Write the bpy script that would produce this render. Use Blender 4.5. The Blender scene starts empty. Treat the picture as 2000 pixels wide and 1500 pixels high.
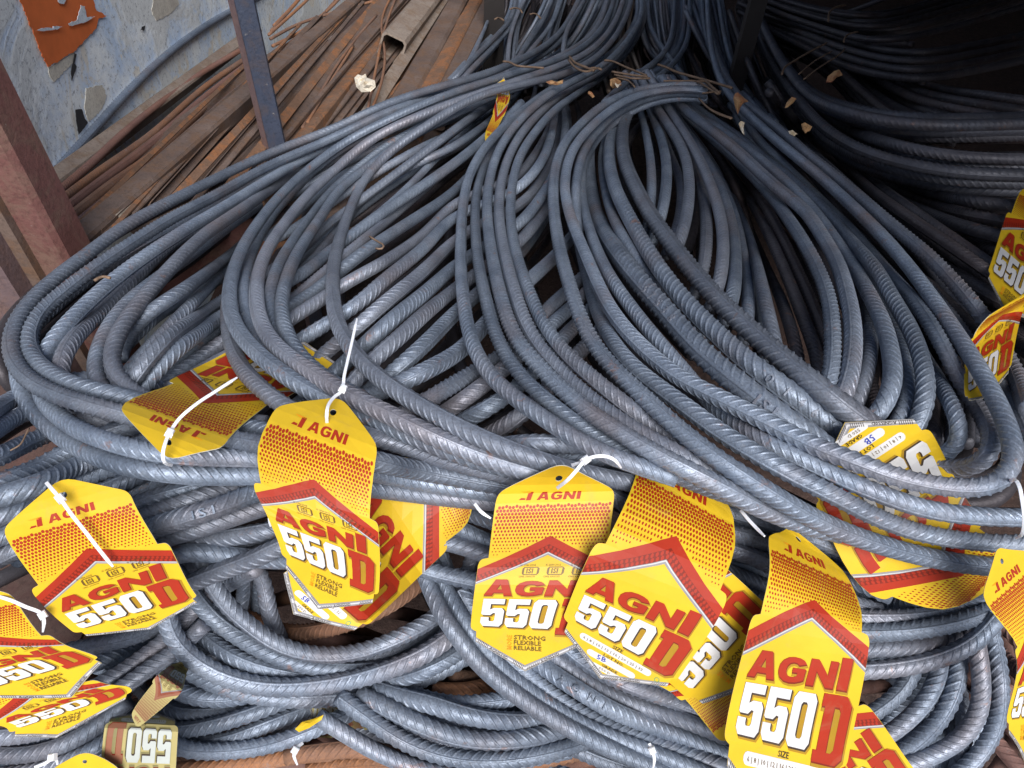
import bpy, bmesh, math, random
import numpy as np
from mathutils import Vector, Matrix
from mathutils.geometry import tessellate_polygon

# ------------------------------------------------------------------ camera
F = 1444.0                                    # focal length in photo pixels (2000 wide)
CAM = np.array([0.0, 0.0, 1.45])
_dn = np.array([-67.0, -1271.0, -1444.0]); _dn /= np.linalg.norm(_dn)
_up = -_dn
_fw = np.array([0, 0, -1.0]); _fw = _fw - _up * (_fw @ _up); _fw /= np.linalg.norm(_fw)
_rt = np.cross(_fw, _up)
RW = np.array([_rt, _fw, _up])                # camera axes -> world axes
cam = bpy.data.cameras.new('camera'); cam_ob = bpy.data.objects.new('camera', cam)
bpy.context.scene.collection.objects.link(cam_ob)
cam.sensor_width = 36.0; cam.lens = 36.0 * F / 2000.0
cam.clip_start = 0.01; cam.clip_end = 500
M4 = Matrix([list(r) + [0] for r in RW] + [[0, 0, 0, 1]])
cam_ob.matrix_world = Matrix.Translation(Vector(CAM)) @ M4
scene = bpy.context.scene
scene.camera = cam_ob
COL = scene.collection

def P(x, y, d):
    """point of the place seen at photo pixel x, y at distance d along the optical axis"""
    x, y, d = np.broadcast_arrays(np.asarray(x, float), np.asarray(y, float), np.asarray(d, float))
    c = np.stack([(x - 1000) / F * d, (750 - y) / F * d, -d], -1)
    return c @ RW.T + CAM

# ------------------------------------------------------------------ light
SUN_EL, SUN_AZ = math.radians(48), math.radians(166)    # azimuth the light comes from, clockwise from +Y
world = bpy.data.worlds.new('World'); scene.world = world; world.use_nodes = True
nt = world.node_tree
sky = nt.nodes.new('ShaderNodeTexSky'); sky.sky_type = 'NISHITA'; sky.sun_disc = False
sky.sun_elevation = SUN_EL; sky.sun_rotation = SUN_AZ
sky.air_density = 1.0; sky.dust_density = 2.5; sky.ozone_density = 1.0
bg = nt.nodes['Background']; nt.links.new(sky.outputs[0], bg.inputs[0]); bg.inputs[1].default_value = 0.068
sun = bpy.data.lights.new('sun', 'SUN'); sun.energy = 2.6; sun.angle = math.radians(34); sun.color = (1.0, 0.97, 0.93)
sun_ob = bpy.data.objects.new('sun', sun); COL.objects.link(sun_ob)
_sd = Vector((math.sin(SUN_AZ) * math.cos(SUN_EL), math.cos(SUN_AZ) * math.cos(SUN_EL), math.sin(SUN_EL)))
sun_ob.rotation_euler = _sd.to_track_quat('Z', 'Y').to_euler(); sun_ob.location = _sd * 8
scene.view_settings.view_transform = 'Standard'; scene.view_settings.look = 'None'
scene.view_settings.gamma = 1.0; scene.view_settings.exposure = 0.9
scene.cycles.max_bounces = 6

rnd = random.Random(7)
nrs = np.random.RandomState(7)

# ------------------------------------------------------------------ materials
def new_mat(name):
    m = bpy.data.materials.new(name); m.use_nodes = True
    t = m.node_tree; b = t.nodes['Principled BSDF']
    return m, t, b

def N(t, kind, **kw):
    n = t.nodes.new(kind)
    for k, v in kw.items():
        setattr(n, k, v)
    return n

def noise(t, vec, scale, detail=4, rough=0.55, dist=0.0):
    n = N(t, 'ShaderNodeTexNoise'); n.inputs['Scale'].default_value = scale
    n.inputs['Detail'].default_value = detail; n.inputs['Roughness'].default_value = rough
    n.inputs['Distortion'].default_value = dist
    t.links.new(vec, n.inputs['Vector']); return n.outputs['Fac']

def ramp(t, fac, stops):
    r = N(t, 'ShaderNodeValToRGB'); e = r.color_ramp.elements
    while len(e) < len(stops): e.new(0.5)
    for i, (p, c) in enumerate(stops):
        e[i].position = p; e[i].color = (c[0], c[1], c[2], 1) if hasattr(c, '__len__') else (c, c, c, 1)
    t.links.new(fac, r.inputs[0]); return r.outputs[0]

def mix(t, fac, a, b, mode='MIX'):
    m = N(t, 'ShaderNodeMix', data_type='RGBA', blend_type=mode)
    for s, v in ((0, fac), (6, a), (7, b)):
        if isinstance(v, bpy.types.NodeSocket): t.links.new(v, m.inputs[s])
        elif s == 0: m.inputs[0].default_value = v
        else: m.inputs[s].default_value = (*v, 1)
    return m.outputs[2]

def math_(t, op, a, b=None, c=None, clamp=False):
    m = N(t, 'ShaderNodeMath', operation=op, use_clamp=clamp)
    for i, v in enumerate((a, b, c)):
        if v is None: continue
        if isinstance(v, bpy.types.NodeSocket): t.links.new(v, m.inputs[i])
        else: m.inputs[i].default_value = v
    return m.outputs[0]

def bump(t, b, h, strength=0.3, dist=0.001):
    n = N(t, 'ShaderNodeBump'); n.inputs['Strength'].default_value = strength; n.inputs['Distance'].default_value = dist
    t.links.new(h, n.inputs['Height']); t.links.new(n.outputs[0], b.inputs['Normal'])

def world_pos(t):
    return N(t, 'ShaderNodeNewGeometry').outputs['Position']

def steel_mat(name, c1, c2, patch, patch_lo=0.60, patch_hi=0.80, metal=0.35, rough=0.42):
    m, t, b = new_mat(name)
    p = world_pos(t)
    oi = N(t, 'ShaderNodeObjectInfo').outputs['Random']
    ofs = N(t, 'ShaderNodeVectorMath', operation='ADD')
    cm = N(t, 'ShaderNodeCombineXYZ'); t.links.new(math_(t, 'MULTIPLY', oi, 37.0), cm.inputs[0])
    t.links.new(p, ofs.inputs[0]); t.links.new(cm.outputs[0], ofs.inputs[1]); v = ofs.outputs[0]
    base = mix(t, ramp(t, noise(t, v, 14, 6, 0.65), [(0.35, 0), (0.68, 1)]), c1, c2)
    base = mix(t, math_(t, 'MULTIPLY', ramp(t, noise(t, v, 5.5, 5, 0.6), [(patch_lo, 0), (patch_hi, 1)]), 0.85), base, patch)
    # fine mill scale specks and pale dust
    base = mix(t, math_(t, 'MULTIPLY', ramp(t, noise(t, v, 420, 2, 0.6), [(0.42, 1), (0.56, 0)]), 0.28), base, (0.05, 0.05, 0.058))
    base = mix(t, math_(t, 'MULTIPLY', ramp(t, noise(t, v, 90, 5, 0.7), [(0.58, 0), (0.75, 1)]), 0.30), base, (0.33, 0.34, 0.37))
    # some bars are browner than their neighbours
    base = mix(t, math_(t, 'MULTIPLY', ramp(t, math_(t, 'FRACT', math_(t, 'MULTIPLY', oi, 7.31)), [(0.55, 0), (1.0, 1)]), 0.25), base, patch)
    rustspot = ramp(t, noise(t, v, 34, 7, 0.72, 0.4), [(0.615, 0), (0.69, 1)])
    base = mix(t, math_(t, 'MULTIPLY', rustspot, 0.60), base, (0.24, 0.125, 0.085))
    val = N(t, 'ShaderNodeHueSaturation'); t.links.new(base, val.inputs['Color'])
    t.links.new(math_(t, 'MULTIPLY_ADD', oi, 0.40, 0.80), val.inputs['Value'])
    t.links.new(val.outputs[0], b.inputs['Base Color'])
    t.links.new(ramp(t, noise(t, v, 45, 4), [(0.3, rough - 0.08), (0.7, rough + 0.16)]), b.inputs['Roughness'])
    b.inputs['Metallic'].default_value = metal
    b.inputs['Specular IOR Level'].default_value = 0.38
    hgt = math_(t, 'ADD', noise(t, v, 500, 3, 0.7), math_(t, 'MULTIPLY', noise(t, v, 130, 3, 0.6), 1.2))
    bump(t, b, hgt, 0.45, 0.0009)
    return m

STEEL = steel_mat('mill_scale_steel', (0.138, 0.174, 0.238), (0.250, 0.300, 0.385), (0.20, 0.165, 0.17), 0.52, 0.74, 0.36, 0.43)
SHADE_TONED = steel_mat('shade_toned_steel', (0.060, 0.066, 0.088), (0.10, 0.108, 0.138), (0.095, 0.075, 0.075), 0.55, 0.75, 0.3, 0.45)  # same steel darkened: shade at the right is put into the colour
STEEL_BROWN = steel_mat('brown_tinged_steel', (0.12, 0.11, 0.115), (0.19, 0.165, 0.155), (0.24, 0.16, 0.10), 0.5, 0.75, 0.3, 0.45)
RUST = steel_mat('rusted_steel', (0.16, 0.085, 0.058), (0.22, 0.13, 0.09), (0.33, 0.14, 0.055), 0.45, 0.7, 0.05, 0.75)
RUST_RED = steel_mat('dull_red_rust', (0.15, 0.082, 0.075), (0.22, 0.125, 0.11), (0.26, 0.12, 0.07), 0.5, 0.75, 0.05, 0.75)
DEEP_SHADE_TONED = steel_mat('deep_shade_toned_steel', (0.045, 0.044, 0.054), (0.08, 0.078, 0.094), (0.08, 0.05, 0.045), 0.55, 0.75, 0.4, 0.45)  # darker still: shade of the shop and the gaps painted into the steel

def plain(name, col, rough=0.5, metal=0.0, var=0.15, scale=30, bstr=0.0, bscale=200):
    m, t, b = new_mat(name); p = world_pos(t)
    c2 = tuple(c * (1 - var) for c in col)
    t.links.new(mix(t, ramp(t, noise(t, p, scale, 5, 0.6), [(0.35, 0), (0.65, 1)]), c2, col), b.inputs['Base Color'])
    b.inputs['Roughness'].default_value = rough; b.inputs['Metallic'].default_value = metal
    if bstr: bump(t, b, noise(t, p, bscale, 4, 0.6), bstr, 0.001)
    return m

def beam_mat(name, c1, c2, c3, rough=0.75):
    m, t, b = new_mat(name); p = world_pos(t)
    base = mix(t, ramp(t, noise(t, p, 9, 6, 0.65), [(0.35, 0), (0.65, 1)]), c1, c2)
    base = mix(t, ramp(t, noise(t, p, 22, 8, 0.72, 0.6), [(0.47, 0), (0.60, 1)]), base, c3)
    base = mix(t, math_(t, 'MULTIPLY', ramp(t, noise(t, p, 160, 4, 0.7), [(0.5, 0), (0.66, 1)]), 0.5), base, tuple(0.45 * c for c in c1))
    base = mix(t, math_(t, 'MULTIPLY', ramp(t, noise(t, p, 60, 6, 0.75), [(0.66, 0), (0.72, 1)]), 0.7), base, (0.42, 0.38, 0.34))
    t.links.new(base, b.inputs['Base Color']); b.inputs['Roughness'].default_value = rough
    bump(t, b, noise(t, p, 130, 6, 0.7), 0.6, 0.002)
    return m
BEAM_BROWN = beam_mat('weathered_brown_steel', (0.10, 0.070, 0.060), (0.17, 0.122, 0.102), (0.145, 0.085, 0.055))
BEAM_TAN = beam_mat('dusty_tan_steel', (0.21, 0.165, 0.14), (0.28, 0.235, 0.20), (0.20, 0.14, 0.10))
BEAM_ORANGE = beam_mat('orange_rust_steel', (0.145, 0.078, 0.046), (0.19, 0.115, 0.078), (0.28, 0.12, 0.05))
BEAM_RED = beam_mat('red_oxide_steel', (0.135, 0.058, 0.052), (0.18, 0.082, 0.075), (0.17, 0.10, 0.08), 0.6)
BEAM_PURPLE = beam_mat('purple_brown_steel', (0.12, 0.082, 0.088), (0.165, 0.115, 0.12), (0.16, 0.10, 0.09), 0.6)
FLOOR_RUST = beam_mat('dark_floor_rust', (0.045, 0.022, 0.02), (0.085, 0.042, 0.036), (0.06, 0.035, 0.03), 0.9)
POST_BLUE = beam_mat('dark_blue_paint', (0.035, 0.045, 0.075), (0.05, 0.062, 0.10), (0.06, 0.055, 0.07), 0.55)
CRUST = beam_mat('flaking_lime_crust', (0.16, 0.12, 0.095), (0.40, 0.36, 0.30), (0.46, 0.43, 0.37), 0.95)
NYLON = plain('white_nylon', (0.78, 0.79, 0.86), 0.35, var=0.05)
NYLON.node_tree.nodes['Principled BSDF'].inputs['Subsurface Weight'].default_value = 0.1
TWINE = plain('brown_binding_wire', (0.24, 0.16, 0.11), 0.7, 0.2, 0.4, 90)
LABEL_OLD = beam_mat('soiled_paper', (0.40, 0.22, 0.10), (0.48, 0.30, 0.14), (0.30, 0.10, 0.05), 0.7)
PAPER = beam_mat('crumpled_white_paper', (0.62, 0.56, 0.46), (0.74, 0.70, 0.62), (0.50, 0.36, 0.18), 0.8)
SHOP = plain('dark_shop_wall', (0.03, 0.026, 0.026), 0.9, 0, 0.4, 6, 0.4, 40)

# ------------------------------------------------------------------ bars: traced paths, one list per bar
# every bar: (height order, diameter factor, [(x, y) ...]); the depth of the pile surface is a function of the row
WY = [-400, -60, 0, 100, 200, 300, 400, 500, 600, 700, 800, 900, 1000, 1100, 1200, 1500, 1900]
WW = [6.8, 9.0, 10, 13, 16.5, 19.5, 22.5, 26, 29.5, 33, 36.5, 39, 38.5, 35.5, 33.5, 32, 31]
WT = [6.8, 9.0, 10, 13, 16.5, 19.5, 22.5, 26, 29.5, 33, 36.5, 39, 39.5, 38.5, 37.5, 35.5, 34]
DIA = 0.016
def Dbase(y):
    return F * DIA / np.interp(y, WY, WW)

def Dtag(y):
    return F * DIA / np.interp(y, WY, WT)
def dip(x, y):
    """the pile sinks away from the viewer left of the middle"""
    return 1 + 0.20 * np.exp(-((x - 700) / 270.0) ** 2 - ((y - 330) / 120.0) ** 2)
BARS = []      # dicts: pts, h, s, label, group, mat
ORD = ['first', 'second', 'third', 'fourth', 'fifth', 'sixth', 'seventh', 'eighth', 'ninth', 'tenth', 'eleventh', 'twelfth',
       'thirteenth', 'fourteenth', 'fifteenth', 'sixteenth', 'seventeenth', 'eighteenth', 'nineteenth', 'twentieth']

def fit(o, look, frm):
    for lk in (look, look.split()[-2] + ' bar' if len(look.split()) > 2 else look, 'bar'):
        t = f'{o} {lk} from {frm}'
        if len(t.split()) <= 16: return t
    return t

GS = 0.885
ZX = {'bars in the middle gap': 0.055, 'bottom nest': 0.012}
def bundle(group, count_from, bars, mat=None, look='ribbed steel bar'):
    n = len(bars)
    for i, (h, s, pts) in enumerate(bars):
        cf, lk = count_from, look
        o = 'only' if n == 1 else (ORD[i] if i < n - 1 or n < 3 else 'last')
        BARS.append(dict(pts=pts, h=h, s=s * GS, z=ZX.get(group, 0), label=fit(o, look, count_from), group=group, mat=mat or STEEL))

def fan(group, count_from, n, h, s, A, B, mat=None, look='thin steel bar', jit=2.0, hj=1.2):
    bars = []
    for i in range(n):
        k = i / max(n - 1, 1)
        jx = [rnd.uniform(-jit, jit) for _ in A]
        pts = [((1 - k) * a[0] + k * b[0] + j, (1 - k) * a[1] + k * b[1] + rnd.uniform(-.4, .4) * jit) for a, b, j in zip(A, B, jx)]
        bars.append((h + rnd.uniform(-hj, hj), s, pts))
    bundle(group, count_from, bars, mat, look)

# --- A: hairpin bundle whose bend lies at the left edge
bundle('left hairpin bundle', 'the outside of the hairpin bundle bent at the left edge', [
 (1.50, 1.12, [(1135,-10),(1100,57),(1062,92),(1000,124),(950,144),(850,172),(750,205),(650,252),(525,300),(400,360),(250,438),(175,493),(100,550),(52,597),(26,640),(20,680),(36,722),(75,755),(140,782),(225,805),(330,835),(450,858),(600,880),(700,893),(770,910),(850,925),(940,942),(1020,955)]),
 (1.42, 1.12, [(1150,-10),(1112,62),(1070,100),(1010,132),(950,155),(850,187),(750,222),(650,270),(525,324),(425,380),(325,432),(250,480),(175,530),(125,570),(80,608),(60,642),(55,672),(68,704),(104,734),(160,757),(240,774),(330,800),(450,828),(560,850),(680,868)]),
 (1.30, 1.10, [(1165,-10),(1125,70),(1080,112),(1000,148),(900,186),(800,216),(712,250),(625,292),(525,350),(425,412),(350,457),(250,525),(175,588),(120,645),(84,690),(66,735),(62,770),(87,825),(130,858),(190,878),(225,870),(300,885),(400,892),(520,896),(650,908),(770,932),(870,953),(960,972)][:15] + [(80,775),(100,800),(150,838),(225,867),(300,885),(400,893),(520,896),(650,908),(770,932),(870,950),(960,962),(1060,975)]),
 (0.70, 1.10, [(1180,-10),(1135,78),(1085,122),(1000,160),(900,198),(800,230),(712,262),(625,304),(525,362),(430,430),(375,450),(325,484),(262,545),(207,603),(150,655),(120,700),(112,735),(130,775),(180,812),(260,845),(340,862),(450,872)]),
 (1.20, 1.13, [(1172,-10),(1130,74),(1082,118),(1000,155),(900,194),(780,226),(640,285),(500,350),(375,425),(250,495),(150,560),(80,620),(45,665),(35,705),(38,750),(54,790),(88,828),(150,873),(225,904),(325,924),(430,930),(530,928),(640,944),(760,958),(870,972),(960,980),(1060,990)]),
 (1.10, 1.14, [(1195,-10),(1150,80),(1100,120),(1000,152),(900,190),(800,221),(712,257),(625,301),(550,354),(500,390),(450,424),(400,458),(350,505),(300,560),(258,610),(229,655),(216,700),(226,738),(262,770),(320,795),(420,815),(520,828)]),
 (0.90, 1.10, [(1200,-10),(1155,84),(1100,128),(1000,168),(900,206),(800,240),(700,282),(600,332),(500,405),(437,449),(375,497),(300,550),(240,600),(205,650),(187,700),(190,752),(215,778),(260,800),(330,818)]),
 (0.50, 1.04, [(1000,190),(900,228),(800,262),(700,305),(600,362),(530,415),(475,475),(375,555),(295,607),(250,650),(235,700)]),
], )

# --- B: bundle bent left of centre
Bt1 = [(1216,-20),(1212,0),(1190,55),(1150,95),(1100,120),(1025,143),(950,166),(850,200),(725,252)]
def sh(p, dx, dy): return [(x + dx, y + dy) for x, y in p]
bundle('centre left hairpin bundle', 'the outside of the bundle bent left of centre', [
 (2.15, 1.08, [(1204,-20),(1200,0),(1178,52),(1142,90),(1095,115),(1020,138),(945,162),(850,194),(725,250),(675,277),(625,312),(580,350),(540,390),(505,435),(475,482),(457,525),(447,575),(450,612),(464,645),(487,675),(520,705),(562,737),(610,768),(670,795),(750,826),(825,862),(900,890),(970,910),(1060,930),(1140,945)]),
 (1.95, 1.0, [(1210,-20),(1207,0),(1186,54),(1147,94),(1098,120),(1022,144),(947,169),(850,203),(775,236),(700,272),(650,302),(600,344),(560,387),(527,427),(499,477),(482,522),(476,570),(480,610),(494,640),(520,672),(560,705),(610,735)]),
 (2.25, 1.1, [(1222,-20),(1218,0),(1196,52),(1155,98),(1105,124),(1040,148),(950,178),(850,214),(750,257),(700,290),(662,325),(620,362),(580,405),(550,445),(522,487),(506,528),(500,575),(508,628),(535,672),(575,706),(612,730),(655,757),(700,782),(750,805),(825,842),(900,876),(975,903),(1050,925)]),
 (1.90, 1.0, [(1226,-20),(1222,0),(1200,50),(1160,100),(1108,130),(1040,154),(950,186),(870,222),(800,259),(750,287),(700,327),(650,369),(607,422),(572,472),(542,522),(527,575),(528,615),(540,650),(570,690),(620,730)]),
 (2.00, 1.06, [(1230,-20),(1228,0),(1206,52),(1165,104),(1112,136),(1040,162),(950,194),(880,228),(812,262),(750,302),(700,339),(657,377),(625,427),(600,464),(572,512),(555,560),(549,600),(556,640),(575,680),(605,715),(650,748),(710,780)]),
 (2.40, 1.08, [(1236,-20),(1234,0),(1212,56),(1170,108),(1116,140),(1040,160),(950,182),(885,212),(825,252),(780,281),(740,316),(707,358),(682,412),(665,462),(652,515),(650,580),(658,630),(681,675),(713,713),(762,755),(825,795),(880,827),(950,860),(1025,890),(1087,910),(1150,926),(1225,942),(1330,965)]),
 (1.85, 1.10, [(1190,-20),(1170,50),(1130,90),(1050,130),(950,170),(850,206),(725,262),(650,310),(570,370),(510,440),(470,500),(450,560),(444,610),(447,650),(458,692),(478,727),(508,757),(545,787),(610,820),(700,845),(780,869),(850,894),(950,918),(1040,940)]),
])

# --- C: the five bars in the middle
bundle('centre bundle', 'the left of the five bar bundle in the middle', [
 (4.0, 1.0, [(1243,-20),(1248,25),(1230,62),(1198,100),(1163,127),(1123,151),(1080,172),(1040,200),(1000,233),(968,264),(935,305),(912,355),(902,425),(900,475),(900,525),(904,575),(910,620),(919,662),(938,705),(970,747),(1012,782),(1062,817),(1112,850),(1162,878),(1230,905),(1320,935)]),
 (3.3, 0.95, [(1246,-20),(1252,25),(1234,64),(1202,104),(1167,132),(1127,158),(1085,180),(1040,210),(1000,246),(965,290),(942,335),(930,380),(928,437),(931,487),(938,537),(948,580),(958,622),(974,668),(1000,712),(1037,755),(1087,797),(1137,834),(1187,866),(1237,892),(1300,918),(1350,942),(1420,968),(1520,1005),(1600,1030)]),
 (4.3, 1.05, [(1250,-20),(1256,20),(1239,60),(1208,100),(1175,130),(1112,162),(1062,192),(1025,225),(992,262),(968,307),(955,357),(951,412),(957,475),(968,537),(980,587),(992,627),(1016,675),(1057,720),(1100,763),(1150,805),(1200,837),(1250,870),(1312,903),(1350,922),(1410,952),(1475,988),(1550,1018),(1640,1045)]),
 (4.1, 1.05, [(1254,-20),(1260,20),(1243,64),(1212,106),(1178,138),(1118,172),(1075,202),(1035,240),(1003,285),(981,345),(974,412),(981,475),(995,537),(1010,587),(1024,627),(1050,675),(1090,720),(1130,760),(1175,796),(1225,832),(1287,867),(1350,900),(1410,935),(1475,972),(1550,1000),(1630,1026)]),
 (3.4, 1.0, [(1260,-20),(1265,20),(1248,68),(1218,112),(1180,148),(1125,185),(1080,218),(1045,258),(1015,305),(1000,362),(997,425),(1006,487),(1022,540),(1040,587),(1054,620),(1087,670),(1125,710),(1175,752),(1212,783),(1262,820),(1312,856),(1370,890)]),
])

# --- D: the big bundle right of centre
bundle('big bundle right of centre', 'the outside of the big bundle right of centre', [
 (4.60, 1.08, [(1380,168),(1350,165),(1290,168),(1225,181),(1175,207),(1137,240),(1105,275),(1088,312),(1080,375),(1083,425),(1096,500),(1114,562),(1128,607),(1153,662),(1187,708),(1232,752),(1275,792),(1325,838),(1365,870),(1400,897),(1475,945),(1550,992),(1625,1030),(1700,1058),(1775,1080),(1860,1098),(1950,1108),(2040,1108)]),
 (5.00, 1.05, [(1380,178),(1350,172),(1290,176),(1235,190),(1190,216),(1152,250),(1125,280),(1108,320),(1103,375),(1118,437),(1140,490),(1165,550),(1190,600),(1225,648),(1265,688),(1312,728),(1362,757),(1425,787),(1475,812),(1525,838),(1600,875),(1675,903),(1750,932),(1825,948),(1900,955),(1945,948),(1972,925),(1982,888),(1966,828),(1937,765),(1912,720),(1875,662),(1837,605),(1782,530),(1725,462),(1662,400),(1600,343),(1525,282),(1457,220),(1420,180),(1395,120),(1385,60),(1380,-20)]),
 (4.30, 1.05, [(1380,186),(1350,180),(1290,184),(1240,200),(1195,228),(1162,262),(1138,300),(1125,360),(1124,425),(1135,490),(1150,550),(1165,605),(1190,657),(1225,705),(1262,738),(1312,775),(1350,802),(1400,840),(1475,886),(1550,928),(1625,965),(1700,1005),(1775,1035),(1860,1053),(1950,1062),(2040,1060)]),
 (4.10, 1.0, [(1380,194),(1340,188),(1285,196),(1235,215),(1190,245),(1155,285),(1138,330),(1138,390),(1155,460),(1185,530),(1225,590),(1280,660),(1337,725),(1395,795),(1437,832),(1500,866),(1575,901),(1650,937),(1725,967),(1800,993),(1900,1008),(2040,1012)]),
 (3.90, 1.58, [(1380,172),(1345,172),(1280,174),(1220,188),(1180,212),(1157,248),(1148,300),(1153,362),(1165,420),(1185,462),(1212,503),(1250,552),(1300,608),(1350,668),(1400,716),(1462,766),(1510,803),(1560,842),(1620,880)]),
 (1.80, 1.0, [(1380,198),(1340,194),(1280,200),(1225,218),(1190,250),(1175,300),(1180,360),(1195,418),(1228,482),(1270,540),(1325,602),(1380,660)]),
 (3.80, 1.42, [(1380,180),(1340,180),(1280,186),(1235,200),(1208,228),(1192,270),(1190,320),(1204,375),(1230,428),(1262,485),(1298,540),(1340,592),(1400,652),(1462,708),(1530,758),(1585,800),(1640,842),(1690,880)]),
 (3.95, 1.48, [(1380,174),(1345,174),(1285,180),(1240,196),(1222,225),(1215,262),(1219,312),(1240,364),(1265,412),(1300,462),(1345,520),(1390,572),(1440,622),(1500,676),(1575,738),(1640,790),(1690,826),(1740,860)]),
])

# --- E: the fan right of the middle
bundle('right hairpin bundle', 'the outside of the loop bent at the right edge', [
 (3.2, 1.15, [(1378,-20),(1388,60),(1410,130),(1440,185),(1462,207),(1525,256),(1575,300),(1625,340),(1675,382),(1750,447),(1812,498),(1860,548),(1910,605),(1950,665),(1985,735),(2010,800)]),
 (2.4, 1.05, [(1370,-20),(1376,60),(1398,125),(1430,195),(1480,272),(1550,340),(1610,398),(1675,462),(1725,522),(1775,577),(1812,625),(1845,682),(1875,743),(1905,790),(1932,835),(1940,870),(1930,900),(1895,915),(1840,915),(1760,905)]),
 (2.0, 1.05, [(1376,-20),(1384,60),(1404,130),(1440,190),(1500,255),(1560,310),(1620,362),(1690,430),(1750,495),(1800,550),(1850,610),(1895,672),(1930,725),(1965,775),(1992,830),(2010,880)]),
 (1.0, 1.0, [(1366,-20),(1372,60),(1392,125),(1420,195),(1470,280),(1530,348),(1590,415),(1660,490),(1715,560),(1760,620),(1795,680),(1830,740),(1862,800),(1880,850),(1860,890),(1800,895)]),
])
bundle('inner right bundle', 'the outside of the upright bundle right of the dark gap', [
 (3.0, 1.12, [(1310,150),(1350,205),(1400,238),(1450,273),(1500,313),(1562,363),(1612,413),(1662,470),(1712,528),(1745,587),(1775,637),(1797,690),(1808,740),(1808,785),(1795,830),(1760,870)]),
 (3.3, 1.15, [(1300,150),(1337,207),(1400,250),(1450,286),(1500,326),(1550,371),(1595,420),(1635,475),(1672,530),(1705,590),(1728,640),(1742,700),(1745,745),(1728,795),(1695,830),(1650,860)]),
 (3.6, 1.15, [(1292,150),(1330,208),(1385,250),(1435,290),(1487,340),(1530,378),(1572,410),(1605,460),(1635,512),(1655,575),(1666,637),(1665,700),(1650,770),(1620,825)]),
 (3.2, 1.1, [(1285,150),(1326,212),(1375,258),(1430,305),(1480,355),(1520,400),(1555,450),(1585,500),(1606,545),(1620,590),(1626,650),(1625,712),(1615,765),(1590,810)]),
 (2.4, 1.1, [(1296,150),(1335,212),(1395,256),(1445,296),(1500,345),(1560,395),(1610,445),(1645,490),(1672,540),(1692,590),(1700,640),(1697,700),(1682,762),(1660,812)]),
 (2.2, 1.05, [(1305,150),(1345,210),(1400,246),(1460,290),(1530,345),(1590,400),(1650,460),(1690,520),(1722,580),(1750,640),(1768,700),(1775,750),(1768,800),(1740,850)]),
 (1.5, 1.0, [(1310,155),(1350,215),(1410,255),(1480,310),(1550,365),(1610,425),(1665,485),(1705,545),(1740,610),(1768,670),(1785,725),(1790,775),(1775,830)]),
])
bundle('bars behind the big bundle', 'the left of the arc just behind the big bundle', [
 (1.4, 1.0, [(1220,140),(1250,215),(1262,262),(1271,315),(1273,370),(1270,410),(1262,460),(1250,500)]),
 (1.7, 1.08, [(1235,140),(1270,215),(1290,265),(1301,312),(1302,357),(1296,402),(1286,440),(1270,480)]),
 (1.2, 1.0, [(1235,150),(1285,240),(1310,305),(1326,345),(1331,382),(1327,425),(1316,465),(1300,500)]),
 (2.2, 1.15, [(1245,140),(1285,215),(1317,262),(1338,305),(1346,350),(1344,405),(1333,455),(1315,500)]),
 (2.0, 1.08, [(1255,140),(1300,215),(1335,268),(1358,320),(1372,375),(1380,437),(1378,495),(1370,545),(1350,590)]),
 (2.3, 1.1, [(1262,140),(1312,222),(1350,282),(1378,338),(1398,390),(1410,440),(1412,505),(1402,565),(1385,610)]),
 (2.1, 1.08, [(1268,140),(1325,232),(1365,290),(1400,352),(1422,410),(1434,470),(1436,525),(1430,587),(1410,635)]),
 (1.8, 1.02, [(1270,145),(1330,240),(1375,300),(1415,370),(1440,440),(1452,500),(1460,555),(1461,622),(1450,670)]),
 (1.5, 1.02, [(1275,150),(1340,245),(1390,315),(1432,390),(1465,470),(1488,560),(1506,640),(1517,690),(1520,740)]),
 (1.0, 1.0, [(1270,150),(1335,250),(1385,330),(1425,400),(1455,470),(1478,560),(1492,640),(1495,700)]),
])
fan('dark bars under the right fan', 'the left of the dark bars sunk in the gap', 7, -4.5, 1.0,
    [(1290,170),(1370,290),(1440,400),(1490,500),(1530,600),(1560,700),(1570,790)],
    [(1420,200),(1530,330),(1620,440),(1690,560),(1740,660),(1770,760),(1775,840)], DEEP_SHADE_TONED, 'dark steel bar', 4)
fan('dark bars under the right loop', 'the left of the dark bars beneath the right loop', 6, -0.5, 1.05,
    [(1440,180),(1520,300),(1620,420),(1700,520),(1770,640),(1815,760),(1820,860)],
    [(1480,200),(1590,300),(1700,400),(1800,500),(1880,620),(1935,740),(1930,870)], SHADE_TONED, 'dark steel bar', 3)

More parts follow.
